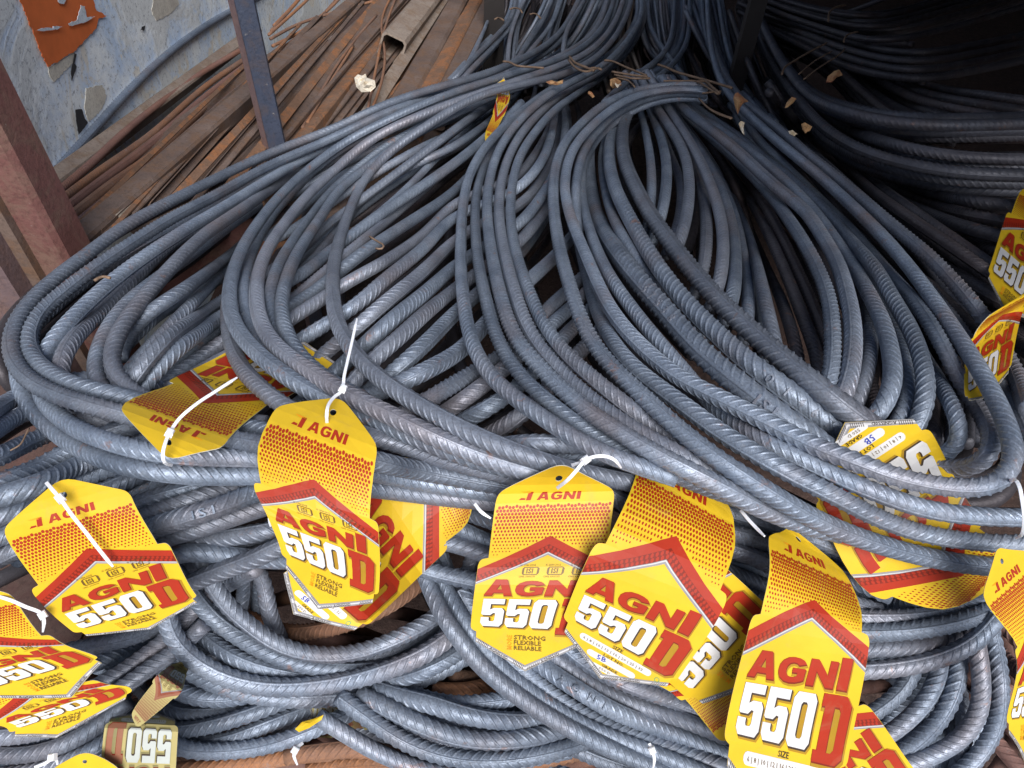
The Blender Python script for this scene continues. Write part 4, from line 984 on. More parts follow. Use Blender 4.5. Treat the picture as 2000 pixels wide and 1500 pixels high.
add_tag(2.6, 'A', [(0, 0, 184, 1261, 1, 424, 1191), (.35, 0, 145, 1236, 1, 386, 1166), (.93, .07, 76, 1144, .93, 308, 1064), (1.33, .07, 6, 1036, .93, 254, 962, -.01, 0), (1.59, 0, -25, 977, 1, 265, 891)],
        'yellow tag at the left edge with a nylon tie lying across its whole name')
add_tag(1.6, 'A', [(0, 0, 685, 689, 1, 490, 643), (.35, 0, 655, 722, 1, 460, 676), (.93, .07, 525, 788, .93, 340, 748), (1.33, .07, 437, 872, .93, 235, 797), (1.59, 0, 444, 940, 1, 210, 853)],
        'upside down yellow tag, scuffed white in the middle, under the bars left of centre')
add_tag(2.6, 'A', [(0, 0, 535, 1150, 1, 722, 1237), (.35, 0, 550, 1083, 1, 739, 1163), (.65, 0, 522, 1008, 1, 742, 1090), (.93, .07, 510, 946, .93, 722, 1014), (1.13, .07, 504, 872, .93, 726, 955), (1.33, .07, 536, 798, .93, 738, 876), (1.59, 0, 548, 732, 1, 783, 822)],
        'curved yellow tag hanging from an upright nylon tie, left of the middle')
add_tag(1.1, 'B', [(0, 0, 505, 1140, 1, 652, 1270), (.35, 0, 570, 1095, 1, 716, 1223), (.93, 0, 770, 890, 1, 877, 1072), (1.1, 0, 815, 860, .93, 908, 1028), (1.33, .07, 850, 840, .93, 927, 977), (1.59, 0, 880, 820, 1, 955, 950)],
        'yellow tag turned sideways behind the curved hanging tag, name reading downwards')
add_tag(2.6, 'A', [(0, 0, 917, 1305, 1, 1152, 1318), (.35, 0, 919, 1228, 1, 1152, 1240), (.93, .07, 954, 1091, .93, 1184, 1087), (1.33, .07, 971, 966, .93, 1201, 960), (1.59, 0, 970, 903, 1, 1226, 909)],
        'upright yellow tag at the bottom centre with a strap through its hole')
add_tag(2.9, 'B', [(0, 0, 1074, 1271, 1, 1288, 1390), (.35, 0, 1100, 1206, 1, 1322, 1330), (.93, .07, 1182, 1064, .93, 1406, 1154), (1.13, .07, 1228, 968, .93, 1435, 1070), (1.33, 0, 1234, 893, 1, 1447, 1013), (1.59, 0, 1250, 830, 1, 1455, 940)],
        'glossy tilted yellow tag with handwritten blue lot number, front centre')
add_tag(3.0, 'B', [(0, 0, 1398, 1610, 1, 1636, 1650), (.35, 0, 1414, 1442, 1, 1654, 1500), (.93, 0.03, 1476, 1200, .97, 1692, 1238), (1.13, .07, 1503, 1115, .93, 1680, 1185, 0, .01), (1.33, .07, 1500, 1048, .93, 1650, 1118, 0, .02), (1.59, 0, 1490, 1010, 1, 1590, 1040)],
        'large yellow tag hanging down to the bottom edge, right of centre')
add_tag(1.9, 'A', [(0, 0, 1407, 1421, 1, 1565, 1241, .05, .03), (.35, 0, 1344, 1366, 1, 1502, 1186, .05, .03), (.93, 0, 1240, 1274, 1, 1398, 1094, 0, 0), (1.33, 0, 1190, 1235, 1, 1340, 1060), (1.59, 0, 1170, 1210, 1, 1320, 1040)],
        'shaded orange yellow tag wedged sideways behind the two front right tags')
add_tag(1.6, 'B', [(.35, 0, 1270, 1330, 1, 1390, 1270), (.93, 0, 1330, 1370, 1, 1440, 1300), (1.33, 0, 1395, 1450, 1, 1500, 1380), (1.59, 0, 1420, 1480, 1, 1520, 1410)],
        'half hidden tag showing only a dotted corner below the sideways orange tag')
add_tag(2.5, 'B', [(0, 0, 1680, 1730, 1, 1870, 1590), (.35, 0, 1612, 1648, 1, 1800, 1520), (.93, 0, 1500, 1500, 1, 1690, 1372), (1.33, 0, 1420, 1400, 1, 1600, 1290), (1.59, 0, 1390, 1350, 1, 1570, 1240)],
        'yellow tag in the bottom right showing one slanted red letter pair', dd=0.02)
add_tag(4.0, 'B', [(0, 0, 1752, 757, 1, 1530, 905), (.35, 0, 1815, 838, 1, 1590, 985), (.93, 0, 1925, 1020, 1, 1727, 1175), (1.13, 0, 1985, 1060, 1, 1830, 1200), (1.33, 0, 2010, 1050, 1, 1913, 1168), (1.59, 0, 2030, 1020, 1, 1980, 1100)],
        'upside down yellow tag trapped under the four thick bars at the right')
add_tag(5.5, 'A', [(0, 0, 1968, 1480, 1, 2040, 1500), (.35, 0, 1966, 1410, 1, 2060, 1400), (.93, .07, 1988, 1265, .93, 2070, 1210), (1.33, .07, 1920, 1165, .93, 2015, 1080), (1.59, 0, 1905, 1110, 1, 1990, 1030)],
        'bent yellow tag at the right edge curling down past the rusty bars')
add_tag(3.4, 'A', [(0, 0, 1915, 558, 1, 2013, 665), (.35, 0, 1930, 528, 1, 2028, 613), (.93, 0, 1968, 412, 1, 2066, 497), (1.33, .07, 1995, 370, .93, 2080, 420), (1.59, 0, 2010, 340, 1, 2090, 400)],
        'yellow tag cut by the right edge of the view, uppermost on that side')
add_tag(3.8, 'A', [(0, 0, 1900, 800, 1, 1972, 748), (.35, 0, 1885, 775, 1, 1975, 715), (.93, 0, 1893, 665, 1, 2003, 597), (1.33, 0, 1925, 620, 1, 2040, 560), (1.59, 0, 1950, 600, 1, 2060, 540)],
        'dusty orange tag near the right edge partly behind the outer bent bar')
add_tag(2.6, 'A', [(0, 0, 40, 1400, 1, 258, 1318), (.35, 0, -30, 1352, 1, 194, 1285), (.93, 0, -130, 1290, 1, 97, 1239), (1.33, 0, -190, 1200, 1, 40, 1160), (1.59, 0, -220, 1150, 1, 10, 1110)],
        'upper of the two stacked yellow tags in the lower left corner')
add_tag(2.3, 'A', [(0, 0, 5, 1474, 1, 232, 1404), (.35, 0, 18, 1430, 1, 258, 1352), (.93, 0, -45, 1402, 1, 184, 1327), (1.33, 0, -120, 1340, 1, 100, 1270), (1.59, 0, -150, 1300, 1, 60, 1240)],
        'lower of the two stacked yellow tags in the lower left corner')
add_tag(2.6, 'B', [(.93, .07, 88, 1600, .93, 246, 1600), (1.33, .07, 98, 1508, .93, 234, 1506), (1.59, 0, 60, 1478, 1, 270, 1460)],
        'yellow tag with only its rounded top rising over the bottom left edge')
add_tag(-0.4, 'B', [(0, 0, 350, 1390, 1, 222, 1385), (.35, 0, 348, 1420, 1, 206, 1412), (.93, 0, 338, 1590, 1, 190, 1590), (1.59, 0, 330, 1740, 1, 180, 1740)],
        'faded greenish tag upside down near the bottom left edge', faded=True)
add_tag(0.2, 'A', [(.35, 0, 330, 1300, 1, 365, 1318), (.93, 0, 296, 1332, 1, 342, 1366), (1.33, 0, 256, 1392, 1, 276, 1420), (1.59, 0, 262, 1412, 1, 268, 1424)],
        'faded curled tag strip wrapped behind the lower left bar loops', faded=True)
add_tag(-0.6, 'B', [(.35, 0, 620, 1440, 1, 640, 1330), (.93, 0, 665, 1440, 1, 690, 1390), (1.33, 0, 715, 1428, 1, 722, 1395), (1.59, 0, 740, 1425, 1, 745, 1400)],
        'scrap of dotted tag showing between the bottom bar loops', faded=True)
add_tag(-0.4, 'A', [(.35, 0, 1225, 1600, 1, 1330, 1600), (.93, 0, 1225, 1520, 1, 1325, 1520), (1.33, .07, 1235, 1470, .93, 1305, 1468), (1.59, 0, 1230, 1456, 1, 1310, 1454)],
        'dull yellow tag top at the bottom edge below the diagonal bars')
add_tag(2.2, 'A', [(0, 0, 975, 152, 1, 992, 150), (.35, 0, 970, 165, 1, 992, 170), (.7, 0, 970, 190, 1, 995, 195), (.93, 0, 962, 220, 1, 984, 228), (1.33, 0, 946, 262, 1, 962, 268), (1.59, 0, 942, 290, 1, 954, 290)],
        'narrow edge-on tag standing between the strands at the top centre')

# ------------------------------------------------------------------ lay everything down, highest first
items = [(b['h'], 0, i, b) for i, b in enumerate(BARS)] + [(t['h'], 1, i, t) for i, t in enumerate(TAGS)]
items += [(b['h'], 0, 10000 + i, b) for i, b in enumerate(HEAP)]
items += [(b['h'], 0, 20000 + i, b) for i, b in enumerate(MID)]
items.sort(key=lambda q: (-q[0], q[1], q[2]))
for h, k, i, it in items:
    (place_tag if k else place_bar)(it)
for b in BARS: bar_object(b)
for t in TAGS: build_tag(t)
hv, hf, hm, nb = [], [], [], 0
mats_ = [RUST, DEEP_SHADE_TONED, RUST_RED]
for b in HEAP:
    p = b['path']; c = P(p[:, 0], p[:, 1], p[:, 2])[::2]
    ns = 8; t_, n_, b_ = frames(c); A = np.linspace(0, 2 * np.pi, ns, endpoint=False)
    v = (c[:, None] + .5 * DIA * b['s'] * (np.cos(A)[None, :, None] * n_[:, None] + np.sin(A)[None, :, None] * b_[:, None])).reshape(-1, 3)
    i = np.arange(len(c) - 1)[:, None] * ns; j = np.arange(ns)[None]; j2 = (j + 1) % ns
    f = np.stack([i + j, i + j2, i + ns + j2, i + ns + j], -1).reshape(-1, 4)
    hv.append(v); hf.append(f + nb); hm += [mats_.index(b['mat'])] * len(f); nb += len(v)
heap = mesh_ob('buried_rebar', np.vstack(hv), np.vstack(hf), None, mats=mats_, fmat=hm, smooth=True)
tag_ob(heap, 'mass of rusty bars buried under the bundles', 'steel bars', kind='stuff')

mv, mf, nb = [], [], 0
for b in MID:
    v, f, tri = build_bar(b); mv.append(v); mf.append(f + nb); nb += len(v)
mv = np.vstack(mv); mf = np.vstack(mf); tri = mf[:, 2] == mf[:, 3]
lower = mesh_ob('lower_rebar', mv, [q[:3] if t else q for q, t in zip(mf.tolist(), tri)], STEEL, smooth=True)
tag_ob(lower, 'grey ribbed bars filling the gaps below the top layer of bundles', 'steel bars', kind='stuff')

# raised rolling marks along a few bars
def stamp(group, idx, px, txt, size=0.62, flip=False):
    b = [q for q in BARS if q['group'] == group][idx]; pth = b['path']; W = P(pth[:, 0], pth[:, 1], pth[:, 2]); rad = .5 * DIA * b['s']
    seg = np.concatenate([[0], np.cumsum(np.linalg.norm(np.diff(W, axis=0), axis=1))]); k = int(np.argmin(np.hypot(pth[:, 0] - px[0], pth[:, 1] - px[1])))
    cu = bpy.data.curves.new('t', 'FONT'); cu.body = txt; cu.size = 1; cu.resolution_u = 2; cu.extrude = .1; cu.offset = .012; cu.space_character = 1.5
    ob = bpy.data.objects.new('t', cu); COL.objects.link(ob); dg = bpy.context.evaluated_depsgraph_get(); me = ob.evaluated_get(dg).to_mesh()
    co = np.array([v.co[:] for v in me.vertices]); fs = [list(f.vertices) for f in me.polygons]
    ob.evaluated_get(dg).to_mesh_clear(); bpy.data.objects.remove(ob); bpy.data.curves.remove(cu)
    S = 2 * rad * size; sx = seg[k] + (co[:, 0] - co[:, 0].mean()) * S * (-1 if flip else 1); yy = (co[:, 1] - .35) * S * (-1 if flip else 1)
    c = np.stack([np.interp(sx, seg, W[:, q]) for q in range(3)], 1); T = np.gradient(W, axis=0)
    t = np.stack([np.interp(sx, seg, T[:, q]) for q in range(3)], 1); t /= np.linalg.norm(t, axis=1)[:, None]
    v = CAM - c; n = v - t * (v * t).sum(1)[:, None]; n /= np.linalg.norm(n, axis=1)[:, None]; sd = np.cross(n, t); ph = yy / rad
    rr = rad * np.where(co[:, 2] > 0, 1.115, .95)
    V = c + rr[:, None] * (np.cos(ph)[:, None] * n + np.sin(ph)[:, None] * sd)
    mesh_ob('stamped_lettering', V, fs, b['mat'], parent=b['ob'])
stamp('big bundle right of centre', 4, (1300, 610), '5 7 5 3 8')
stamp('big bundle right of centre', 4, (1500, 795), 'ISI', .6)
stamp('big bundle right of centre', 6, (1560, 785), '0 1 4 6 7', .6)
stamp('lower right diagonal bars', 3, (1130, 1348), 'A G N I', .6)
stamp('lower left bars', 9, (400, 998), 'ISI', .55)

# ------------------------------------------------------------------ the place behind and below the bars
def prism(name, a, b, prof, mat, inner=None, twist=0.0, label=None, cat=None, group=None, n_sub=1, parent=None, jag=0.0, up=None):
    """extrude a 2-D profile (side, towards viewer) from world point a to world point b"""
    a, b = np.array(a, float), np.array(b, float); t = (b - a) / np.linalg.norm(b - a)
    mid = (a + b) / 2; view = (CAM - mid) if up is None else np.array(up, float)
    s = np.cross(t, view); s /= np.linalg.norm(s); n = np.cross(s, t); n = n if n @ view > 0 else -n
    c, sn = math.cos(twist), math.sin(twist); s, n = s * c + n * sn, n * c - s * sn
    V, Fc = [], []; k = len(prof)
    secs = max(1, n_sub)
    for i in range(secs + 1):
        o = a + (b - a) * i / secs
        for p in prof: V.append(o + s * p[0] + n * p[1] + (nrs.uniform(-1, 1, 3) * jag if 0 < i < secs or jag else 0))
    for i in range(secs):
        for j in range(k): Fc.append([i * k + j, i * k + (j + 1) % k, (i + 1) * k + (j + 1) % k, (i + 1) * k + j])
    if inner is None: Fc += [list(range(k))[::-1], [secs * k + j for j in range(k)]]
    else:
        m = len(V); q = len(inner)
        for o in (a, b):
            for p in inner: V.append(o + s * p[0] + n * p[1])
        for j in range(q): Fc.append([m + (j + 1) % q, m + j, m + q + j, m + q + (j + 1) % q])
        for j in range(k):
            Fc.append([j, m + j, m + (j + 1) % k, (j + 1) % k]); Fc.append([secs * k + j, secs * k + (j + 1) % k, m + q + (j + 1) % k, m + q + j])
    o = mesh_ob(name, V, Fc, mat, parent=parent)
    if label: tag_ob(o, label, cat, group)
    return o

def rect(w, h, ch=0.12, ox=0, oy=0):
    a, b, c = w / 2, h / 2, ch * min(w, h)
    return [(ox + x, oy + y) for x, y in ((-a + c, -b), (a - c, -b), (a, -b + c), (a, b - c), (a - c, b), (-a + c, b), (-a, b - c), (-a, -b + c))]

def tube_mesh(w, r, ns=6):
    t, n, b = frames(w); A = np.linspace(0, 2 * np.pi, ns, endpoint=False)
    rr = np.broadcast_to(np.asarray(r, float), (len(w),))
    v = (w[:, None] + rr[:, None, None] * (np.cos(A)[None, :, None] * n[:, None] + np.sin(A)[None, :, None] * b[:, None])).reshape(-1, 3)
    i = np.arange(len(w) - 1)[:, None] * ns; j = np.arange(ns)[None]; j2 = (j + 1) % ns
    f = np.stack([i + j, i + j2, i + ns + j2, i + ns + j], -1).reshape(-1, 4).tolist()
    return v, f + [list(range(ns))[::-1], list(range((len(w) - 1) * ns, len(w) * ns))]

WALL_X = -0.87
def dwall(x, y):
    dx = (P(x, y, 1.0) - CAM)[..., 0]
    return np.where(dx < -0.05, WALL_X / np.minimum(dx, -0.05), 99.0)
def Dpile(x, y, off=0.0):
    d = np.interp(y, [-120, -60, 0, 110, 250, 380, 450, 550, 700], [3.2, 2.8, 2.42, 1.98, 1.52, 1.25, 1.13, 1.0, 0.9]) * dip(x, y) ** 0.9 + off
    return d

# ground: one sheet far beyond everything in view
m_g, t_g, b_g = new_mat('dusty_rusty_ground'); p_ = world_pos(t_g)
c_ = mix(t_g, ramp(t_g, noise(t_g, p_, 5, 8, 0.7), [(0.35, 0), (0.65, 1)]), (0.030, 0.018, 0.016), (0.065, 0.036, 0.03))
c_ = mix(t_g, ramp(t_g, noise(t_g, p_, 60, 6, 0.7), [(0.5, 0), (0.62, 1)]), c_, (0.08, 0.05, 0.042))
t_g.links.new(c_, b_g.inputs['Base Color']); b_g.inputs['Roughness'].default_value = 0.95
bump(t_g, b_g, noise(t_g, p_, 50, 8, 0.75), 0.8, 0.01)
g = mesh_ob('ground', [(-60, -60, 0), (60, -60, 0), (60, 60, 0), (-60, 60, 0)], [[0, 1, 2, 3]], m_g); tag_ob(g, kind='structure')

# peeling blue plaster wall on the left
m_w, t_w, b_w = new_mat('peeling_blue_plaster'); p_ = world_pos(t_w)
fine = noise(t_w, p_, 40, 9, 0.72, 0.3); big = noise(t_w, p_, 5.0, 8, 0.62, 0.6)
c_ = mix(t_w, ramp(t_w, noise(t_w, p_, 11, 7, 0.65), [(0.38, 0), (0.62, 1)]), (0.56, 0.70, 0.90), (0.86, 0.92, 0.96))
c_ = mix(t_w, ramp(t_w, big, [(0.50, 0), (0.545, 1)]), c_, (0.70, 0.74, 0.76))
c_ = mix(t_w, ramp(t_w, noise(t_w, p_, 8.5, 8, 0.6, 0.8), [(0.58, 0), (0.63, 1)]), c_, (0.74, 0.72, 0.66))
c_ = mix(t_w, ramp(t_w, noise(t_w, p_, 4.2, 9, 0.66, 1.2), [(0.655, 0), (0.665, 1)]), c_, (0.50, 0.30, 0.28))
c_ = mix(t_w, math_(t_w, 'MULTIPLY', ramp(t_w, noise(t_w, p_, 85, 7, 0.8), [(0.53, 0), (0.64, 1)]), 0.75), c_, (0.20, 0.22, 0.26))
t_w.links.new(c_, b_w.inputs['Base Color']); b_w.inputs['Roughness'].default_value = 0.9
hh = math_(t_w, 'ADD', ramp(t_w, big, [(0.48, 0), (0.56, 0.5)]), fine)
bump(t_w, b_w, hh, 0.35, 0.004)
wl = mesh_ob('wall', [(WALL_X - .15, -3, 0), (WALL_X, -3, 0), (WALL_X, 8, 0), (WALL_X - .15, 8, 0), (WALL_X - .15, -3, 2.3), (WALL_X, -3, 2.3), (WALL_X, 8, 2.3), (WALL_X - .15, 8, 2.3)],
             [[0, 3, 2, 1], [4, 5, 6, 7], [0, 1, 5, 4], [1, 2, 6, 5], [2, 3, 7, 6], [3, 0, 4, 7]], m_w)
tag_ob(wl, 'old wall with peeling blue and white paint behind the rusty sections', 'wall')
def on_wall(x, y, off=0.003):
    a = P(x, y, 1.0); d = (a - CAM); k = (WALL_X + off - CAM[0]) / d[..., 0]
    return CAM + d * k[..., None]
def wall_patch(name, px, mat, off, label, cat, jag=2.0, depth=0.001):
    pts = []
    for i in range(len(px)):
        a, b = np.array(px[i], float), np.array(px[(i + 1) % len(px)], float); n = max(1, int(np.linalg.norm(b - a) / 4))
        for k in range(n):
            p = a + (b - a) * k / n; pts.append(p + (nrs.uniform(-jag, jag, 2) if k else 0))
    pts = np.array(pts); w = on_wall(pts[:, 0], pts[:, 1], off); w0 = w.copy(); w0[:, 0] -= depth
    tri = tessellate_polygon([[Vector((q[1], q[2], 0)) for q in w]]); n = len(w)
    fs = [list(t) for t in tri] + [[i, (i + 1) % n, (i + 1) % n + n, i + n] for i in range(n)]
    o = mesh_ob(name, np.vstack([w, w0]), fs, mat, parent=None if cat else wl)
    if cat: tag_ob(o, label, cat)
    return o
M_POST = plain('faded_orange_paper', (0.72, 0.17, 0.045), 0.8, 0, 0.15, 25)
M_CREAM = beam_mat('cream_old_plaster', (0.60, 0.57, 0.50), (0.66, 0.64, 0.57), (0.50, 0.47, 0.42), 0.9)
M_BLU2 = beam_mat('loose_blue_paint', (0.54, 0.62, 0.72), (0.60, 0.67, 0.74), (0.54, 0.57, 0.60), 0.9)
M_CRK = plain('painted_crack_shade', (0.03, 0.03, 0.035), 0.95)  # dark flat patches paint the shade inside the wall's slots
wall_patch('poster_remnant', [(38,-6),(50,28),(66,66),(84,112),(94,131),(146,100),(156,88),(188,56),(192,38),(209,31),(198,24),(189,21),(184,4),(178,-6)], M_POST, 0.004,
           'torn orange poster remnant on the blue wall', 'poster', 1.6)
for px, m, o in (([(94,132),(120,118),(146,102),(143,122),(128,138),(106,160),(98,150)], M_CREAM, .0015), ([(168,172),(200,166),(208,186),(200,212),(174,238),(166,214)], M_CREAM, .0015),
                 ([(300,-6),(345,-6),(350,8),(330,30),(305,40),(296,20)], M_CREAM, .0012),
                 ([(110,-6),(132,-6),(125,8),(116,6)], M_BLU2, .008), ([(134,46),(150,40),(158,10),(166,12),(170,34),(186,32),(170,42),(150,48),(136,50)], M_BLU2, .0085),
                 ([(70,59),(90,54),(104,56),(104,51),(122,52),(112,58),(90,60)], M_BLU2, .0085)):
    wall_patch('plaster_flake', px, m, o, None, None, 1.5)
for px in ([(146,104),(150,106),(146,124),(150,130),(141,158),(139,140)], [(148,214),(160,213),(166,232),(172,240),(160,256),(154,263),(150,240)], [(278,52),(284,50),(282,60),(276,58)]):
    wall_patch('crack', px, M_CRK, .0045, None, None, 0.5)

# rusty sections stacked against the wall, running away from the viewer
def beam(px1, px2, wpx, prof='box', mat=BEAM_BROWN, tw=0.5, o1=0.0, o2=0.0, ratio=1.0, label='', cat='steel section', grp='rusty sections stacked by the wall', jag=0.0, hollow=False):
    d1 = Dpile(*px1, o1); d2 = Dpile(*px2, o2)
    d1 = min(d1, float(dwall(*px1)) - 0.03); d2 = min(d2, float(dwall(*px2)) - 0.03)
    a, b = P(*px1, d1), P(*px2, d2); w = wpx / F * 0.5 * (d1 + d2) / (abs(math.cos(tw)) + ratio * abs(math.sin(tw)))
    if prof == 'box': pr = rect(w, w * ratio)
    elif prof == 'flat': pr = rect(w, max(0.004, w * 0.12))
    elif prof == 'angle':
        q = w / 2; th = 0.12 * w; pr = [(-q, -q * ratio), (q, -q * ratio), (q, -q * ratio + th), (-q + th, -q * ratio + th), (-q + th, q * ratio), (-q, q * ratio)]
    inner = [(x * 0.84, y * 0.84) for x, y in pr] if hollow else None
    return prism('steel_section', a, b, pr, mat, inner=inner, twist=tw, label=label, cat=cat, group=grp, n_sub=14 if jag else 1, jag=jag)
SEC = [
 ((95,362),(500,62),34,'box',BEAM_TAN,0.5,0.04,.05,'dusty tan section nearest the wall, top of the stack'),
 ((135,438),(560,112),60,'box',BEAM_BROWN,0.15,.10,.10,'dark brown section under the thin rusty rods'),
 ((150,482),(720,-18),42,'box',BEAM_BROWN,0.75,-.03,-.03,'long brown square section crossing behind the blue post'),
 ((255,432),(640,95),46,'box',BEAM_BROWN,0.3,.10,.08,'brown section below the long square section'),
 ((300,445),(800,-30),50,'box',BEAM_BROWN,0.6,.08,.05,'broad grey brown section right of the crusted strip'),
 ((420,400),(830,-40),40,'box',BEAM_BROWN,0.2,.06,.06,'grey brown section right of the blue post'),
 ((500,390),(765,60),34,'box',BEAM_ORANGE,0.8,.02,.02,'orange brown section below the paper scrap'),
 ((560,380),(880,-40),44,'box',BEAM_BROWN,0.5,.09,.08,'dark section under the orange brown one'),
 ((620,360),(900,-30),40,'box',BEAM_ORANGE,0.3,.10,.10,'reddish section beside the pale flat strip'),
 ((765,95),(868,-35),56,'box',BEAM_TAN,0.35,-.06,-.08,'open ended tan square tube at the top'),
 ((712,232),(880,-25),24,'flat',BEAM_TAN,0.1,-.05,-.05,'pale flat strip beside the open tube'),
 ((745,290),(925,-40),56,'box',BEAM_BROWN,0.55,.0,.0,'broad brown section right of the flat strip'),
 ((800,265),(955,-35),44,'box',BEAM_ORANGE,0.7,.02,.02,'orange tinged section second from the dark post'),
 ((850,235),(975,-30),40,'box',BEAM_BROWN,0.4,.06,.06,'dark brown section next to the dark post'),
 ((330,500),(520,330),70,'box',BEAM_BROWN,0.2,.10,.10,'rusty plate seen between the left bars'),
 ((200,640),(480,420),90,'flat',BEAM_RED,0.1,.10,.10,'reddish plate under the left hairpin bars'),
 ((640,470),(880,200),90,'flat',BEAM_BROWN,0.1,.16,.16,'brown plate beneath the diagonal bars'),
 ((520,520),(700,330),80,'flat',BEAM_ORANGE,0.1,.14,.14,'orange brown plate glimpsed between the centre left bars'),
]
for a, b, w, pr, m, tw, o1, o2, lb in SEC:
    beam(a, b, w, pr, m, tw, o1, o2, label=lb, hollow='open ended' in lb)
EX = [('narrow flat', 'flat'), ('slim square bar', 'box'), ('slim angle', 'angle')]
for i in range(16):
    k = (i + .5) / 16; x1 = 120 + 520 * k + rnd.uniform(-15, 15); y1 = 470 - 150 * k + rnd.uniform(-20, 10)
    x2 = 500 + 460 * k + rnd.uniform(-25, 25); y2 = 120 - 170 * min(1, k * 1.6) + rnd.uniform(-15, 15)
    nm, pr = EX[i % 3]
    beam((x1, y1), (x2, y2), rnd.uniform(8, 17), pr, [BEAM_ORANGE, BEAM_BROWN, BEAM_BROWN][i % 3], rnd.uniform(.1, .8), -.045 - rnd.random() * .02, -.05 - rnd.random() * .03,
         label=f'{ORD[i]} {nm} from the wall among the slim rusty stock on the pile', grp='slim rusty stock on the pile')
beam((225,425),(470,190),18,'box',CRUST,0.5,-.060,-.12,ratio=.7,label='strip covered in flaking pale lime crust',jag=.0022)

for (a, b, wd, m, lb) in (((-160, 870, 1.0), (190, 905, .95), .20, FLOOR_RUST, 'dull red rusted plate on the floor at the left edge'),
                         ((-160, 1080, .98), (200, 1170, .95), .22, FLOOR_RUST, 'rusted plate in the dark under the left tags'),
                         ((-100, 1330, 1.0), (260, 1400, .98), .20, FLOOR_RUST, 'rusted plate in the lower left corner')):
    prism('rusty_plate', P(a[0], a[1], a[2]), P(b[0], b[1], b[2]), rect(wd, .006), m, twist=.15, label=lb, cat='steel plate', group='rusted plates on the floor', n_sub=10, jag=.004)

def px_tube(name, pts, dfun, r, mat, label, cat, grp=None, ribs=False):
    p = resample(catmull(pts), 6.0); p = gsm(p, 1.5)
    d = dfun(p[:, 0], p[:, 1]); w = P(p[:, 0], p[:, 1], d)
    if ribs:
        v, f = bar_geometry(w, np.minimum(d, 1.5), r, rnd.uniform(0, 6), 0.5); tri = f[:, 2] == f[:, 3]
        fs = [q[:3] if t else q for q, t in zip(f.tolist(), tri)]
    else: v, fs = tube_mesh(w, r, 7)
    o = mesh_ob(name, v, fs, mat, smooth=True); return tag_ob(o, label, cat, grp)
pd = lambda off: (lambda x, y: np.minimum(Dpile(x, y, off), dwall(x, y) - 0.025))
px_tube('rebar', [(96,352),(130,312),(180,257),(240,190),(320,112),(400,52),(490,0),(520,-20)], lambda x, y: dwall(x, y) - 0.012, .0082, STEEL, 'single grey bar leaning against the blue wall', 'steel bar', None, True)
for i, q in enumerate([[(108,380),(180,318),(250,252),(380,152),(480,92)], [(114,395),(200,330),(290,267),(400,170),(490,108)], [(125,410),(200,352),(290,285),(400,190),(490,120)],
                       [(132,428),(220,358),(300,302),(400,212),(492,134)], [(140,446),(230,372),(310,312),(410,222),(494,146)]]):
    px_tube('rebar', q, pd(-.02 - .01 * (i % 2)), .0068, RUST if i % 2 else RUST_RED, f'{ORD[i]} thin rusty bar down from the tan section by the wall', 'steel bar', 'thin rusty bars on the stack', True)
for i, q in enumerate([[(525,68),(600,0),(640,-40)], [(528,76),(580,48),(660,22),(730,2)], [(530,60),(575,10),(600,-20)], [(532,90),(590,60),(640,20),(680,-20)], [(535,50),(560,25),(590,-10)],
                       [(545,100),(620,40),(665,-10)]]):
    px_tube('thin_rod', q, pd(-.05), .0045, RUST, f'{ORD[i]} thin orange rod from the left, right of the blue post', 'rod', 'thin orange rods at the top')
for i, q in enumerate([[(718,215),(735,130),(750,60),(775,-10)], [(725,218),(745,160),(752,110),(745,40),(770,-20)], [(590,250),(650,140),(700,70),(735,30)], [(600,240),(640,170),(690,90)]]):
    px_tube('thin_rod', q, pd(-.09), .0035, RUST, f'{ORD[i]} bent wire lying over the brown sections', 'rod', 'bent wires over the brown sections')
for i, q in enumerate([[(905,160),(925,110),(945,60),(955,35)], [(885,180),(930,90),(950,50)]]):
    px_tube('thin_rod', q, pd(-.04), .005, STEEL, ['pale rod beside the dark post', 'darker rod beside the dark post'][i], 'rod')

# steel columns on the left and the posts
def column(name, px, d, w, h, z0, z1, mat, label, cat, tw=0.0, prof=None):
    a = P(px[0], px[1], d)
    return prism(name, (a[0], a[1], z0), (a[0], a[1], z1), prof or rect(w, h, .06), mat, twist=tw, label=label, cat=cat, up=(math.sin(tw), -math.cos(tw), 0))
def post_at(name, px, d, profile, mat, label, cat, yaw, top=2.2):
    """vertical section standing where the pixel px sees distance d; the profile is in metres, turned by yaw"""
    a = P(px[0], px[1], d); c, s = math.cos(yaw), math.sin(yaw)
    n = len(profile); V = [(a[0] + x * c - y * s, a[1] + x * s + y * c, z) for z in (0.0, top) for x, y in profile]
    fs = [[j, (j + 1) % n, n + (j + 1) % n, n + j] for j in range(n)] + [list(range(n))[::-1], [n + j for j in range(n)]]
    return tag_ob(mesh_ob(name, V, fs, mat), label, cat)
# three faces of the built-up column: red face, brown edge strip, purple face
post_at('steel_column', (104, 480), .98, [(-.026,-.02),(.020,-.02),(.026,-.012),(.026,.035),(-.026,.035)], BEAM_RED, 'red oxide steel column with a brown edge at the left', 'column', -0.05)
post_at('steel_column', (55, 500), .97, [(-.011,-.012),(.009,-.012),(.009,.03),(-.011,.03)], BEAM_BROWN, 'narrow brown steel strip between the red and purple columns', 'column', -0.05)
post_at('steel_column', (5, 520), .96, [(-.045,-.02),(.0175,-.02),(.0175,.03),(-.045,.03)], BEAM_PURPLE, 'purple brown steel column at the very left edge', 'column', -0.05)
bp = post_at('angle_post', (528, 250), 1.42, [(-.022,.0),(-.008,-.010),(.020,.003),(.020,.010),(-.006,-.002),(-.020,.006)], POST_BLUE, 'dark blue angle iron post leaning in front of the rusty sections', 'post', 0.0)
af = P(528, 250, 1.42)
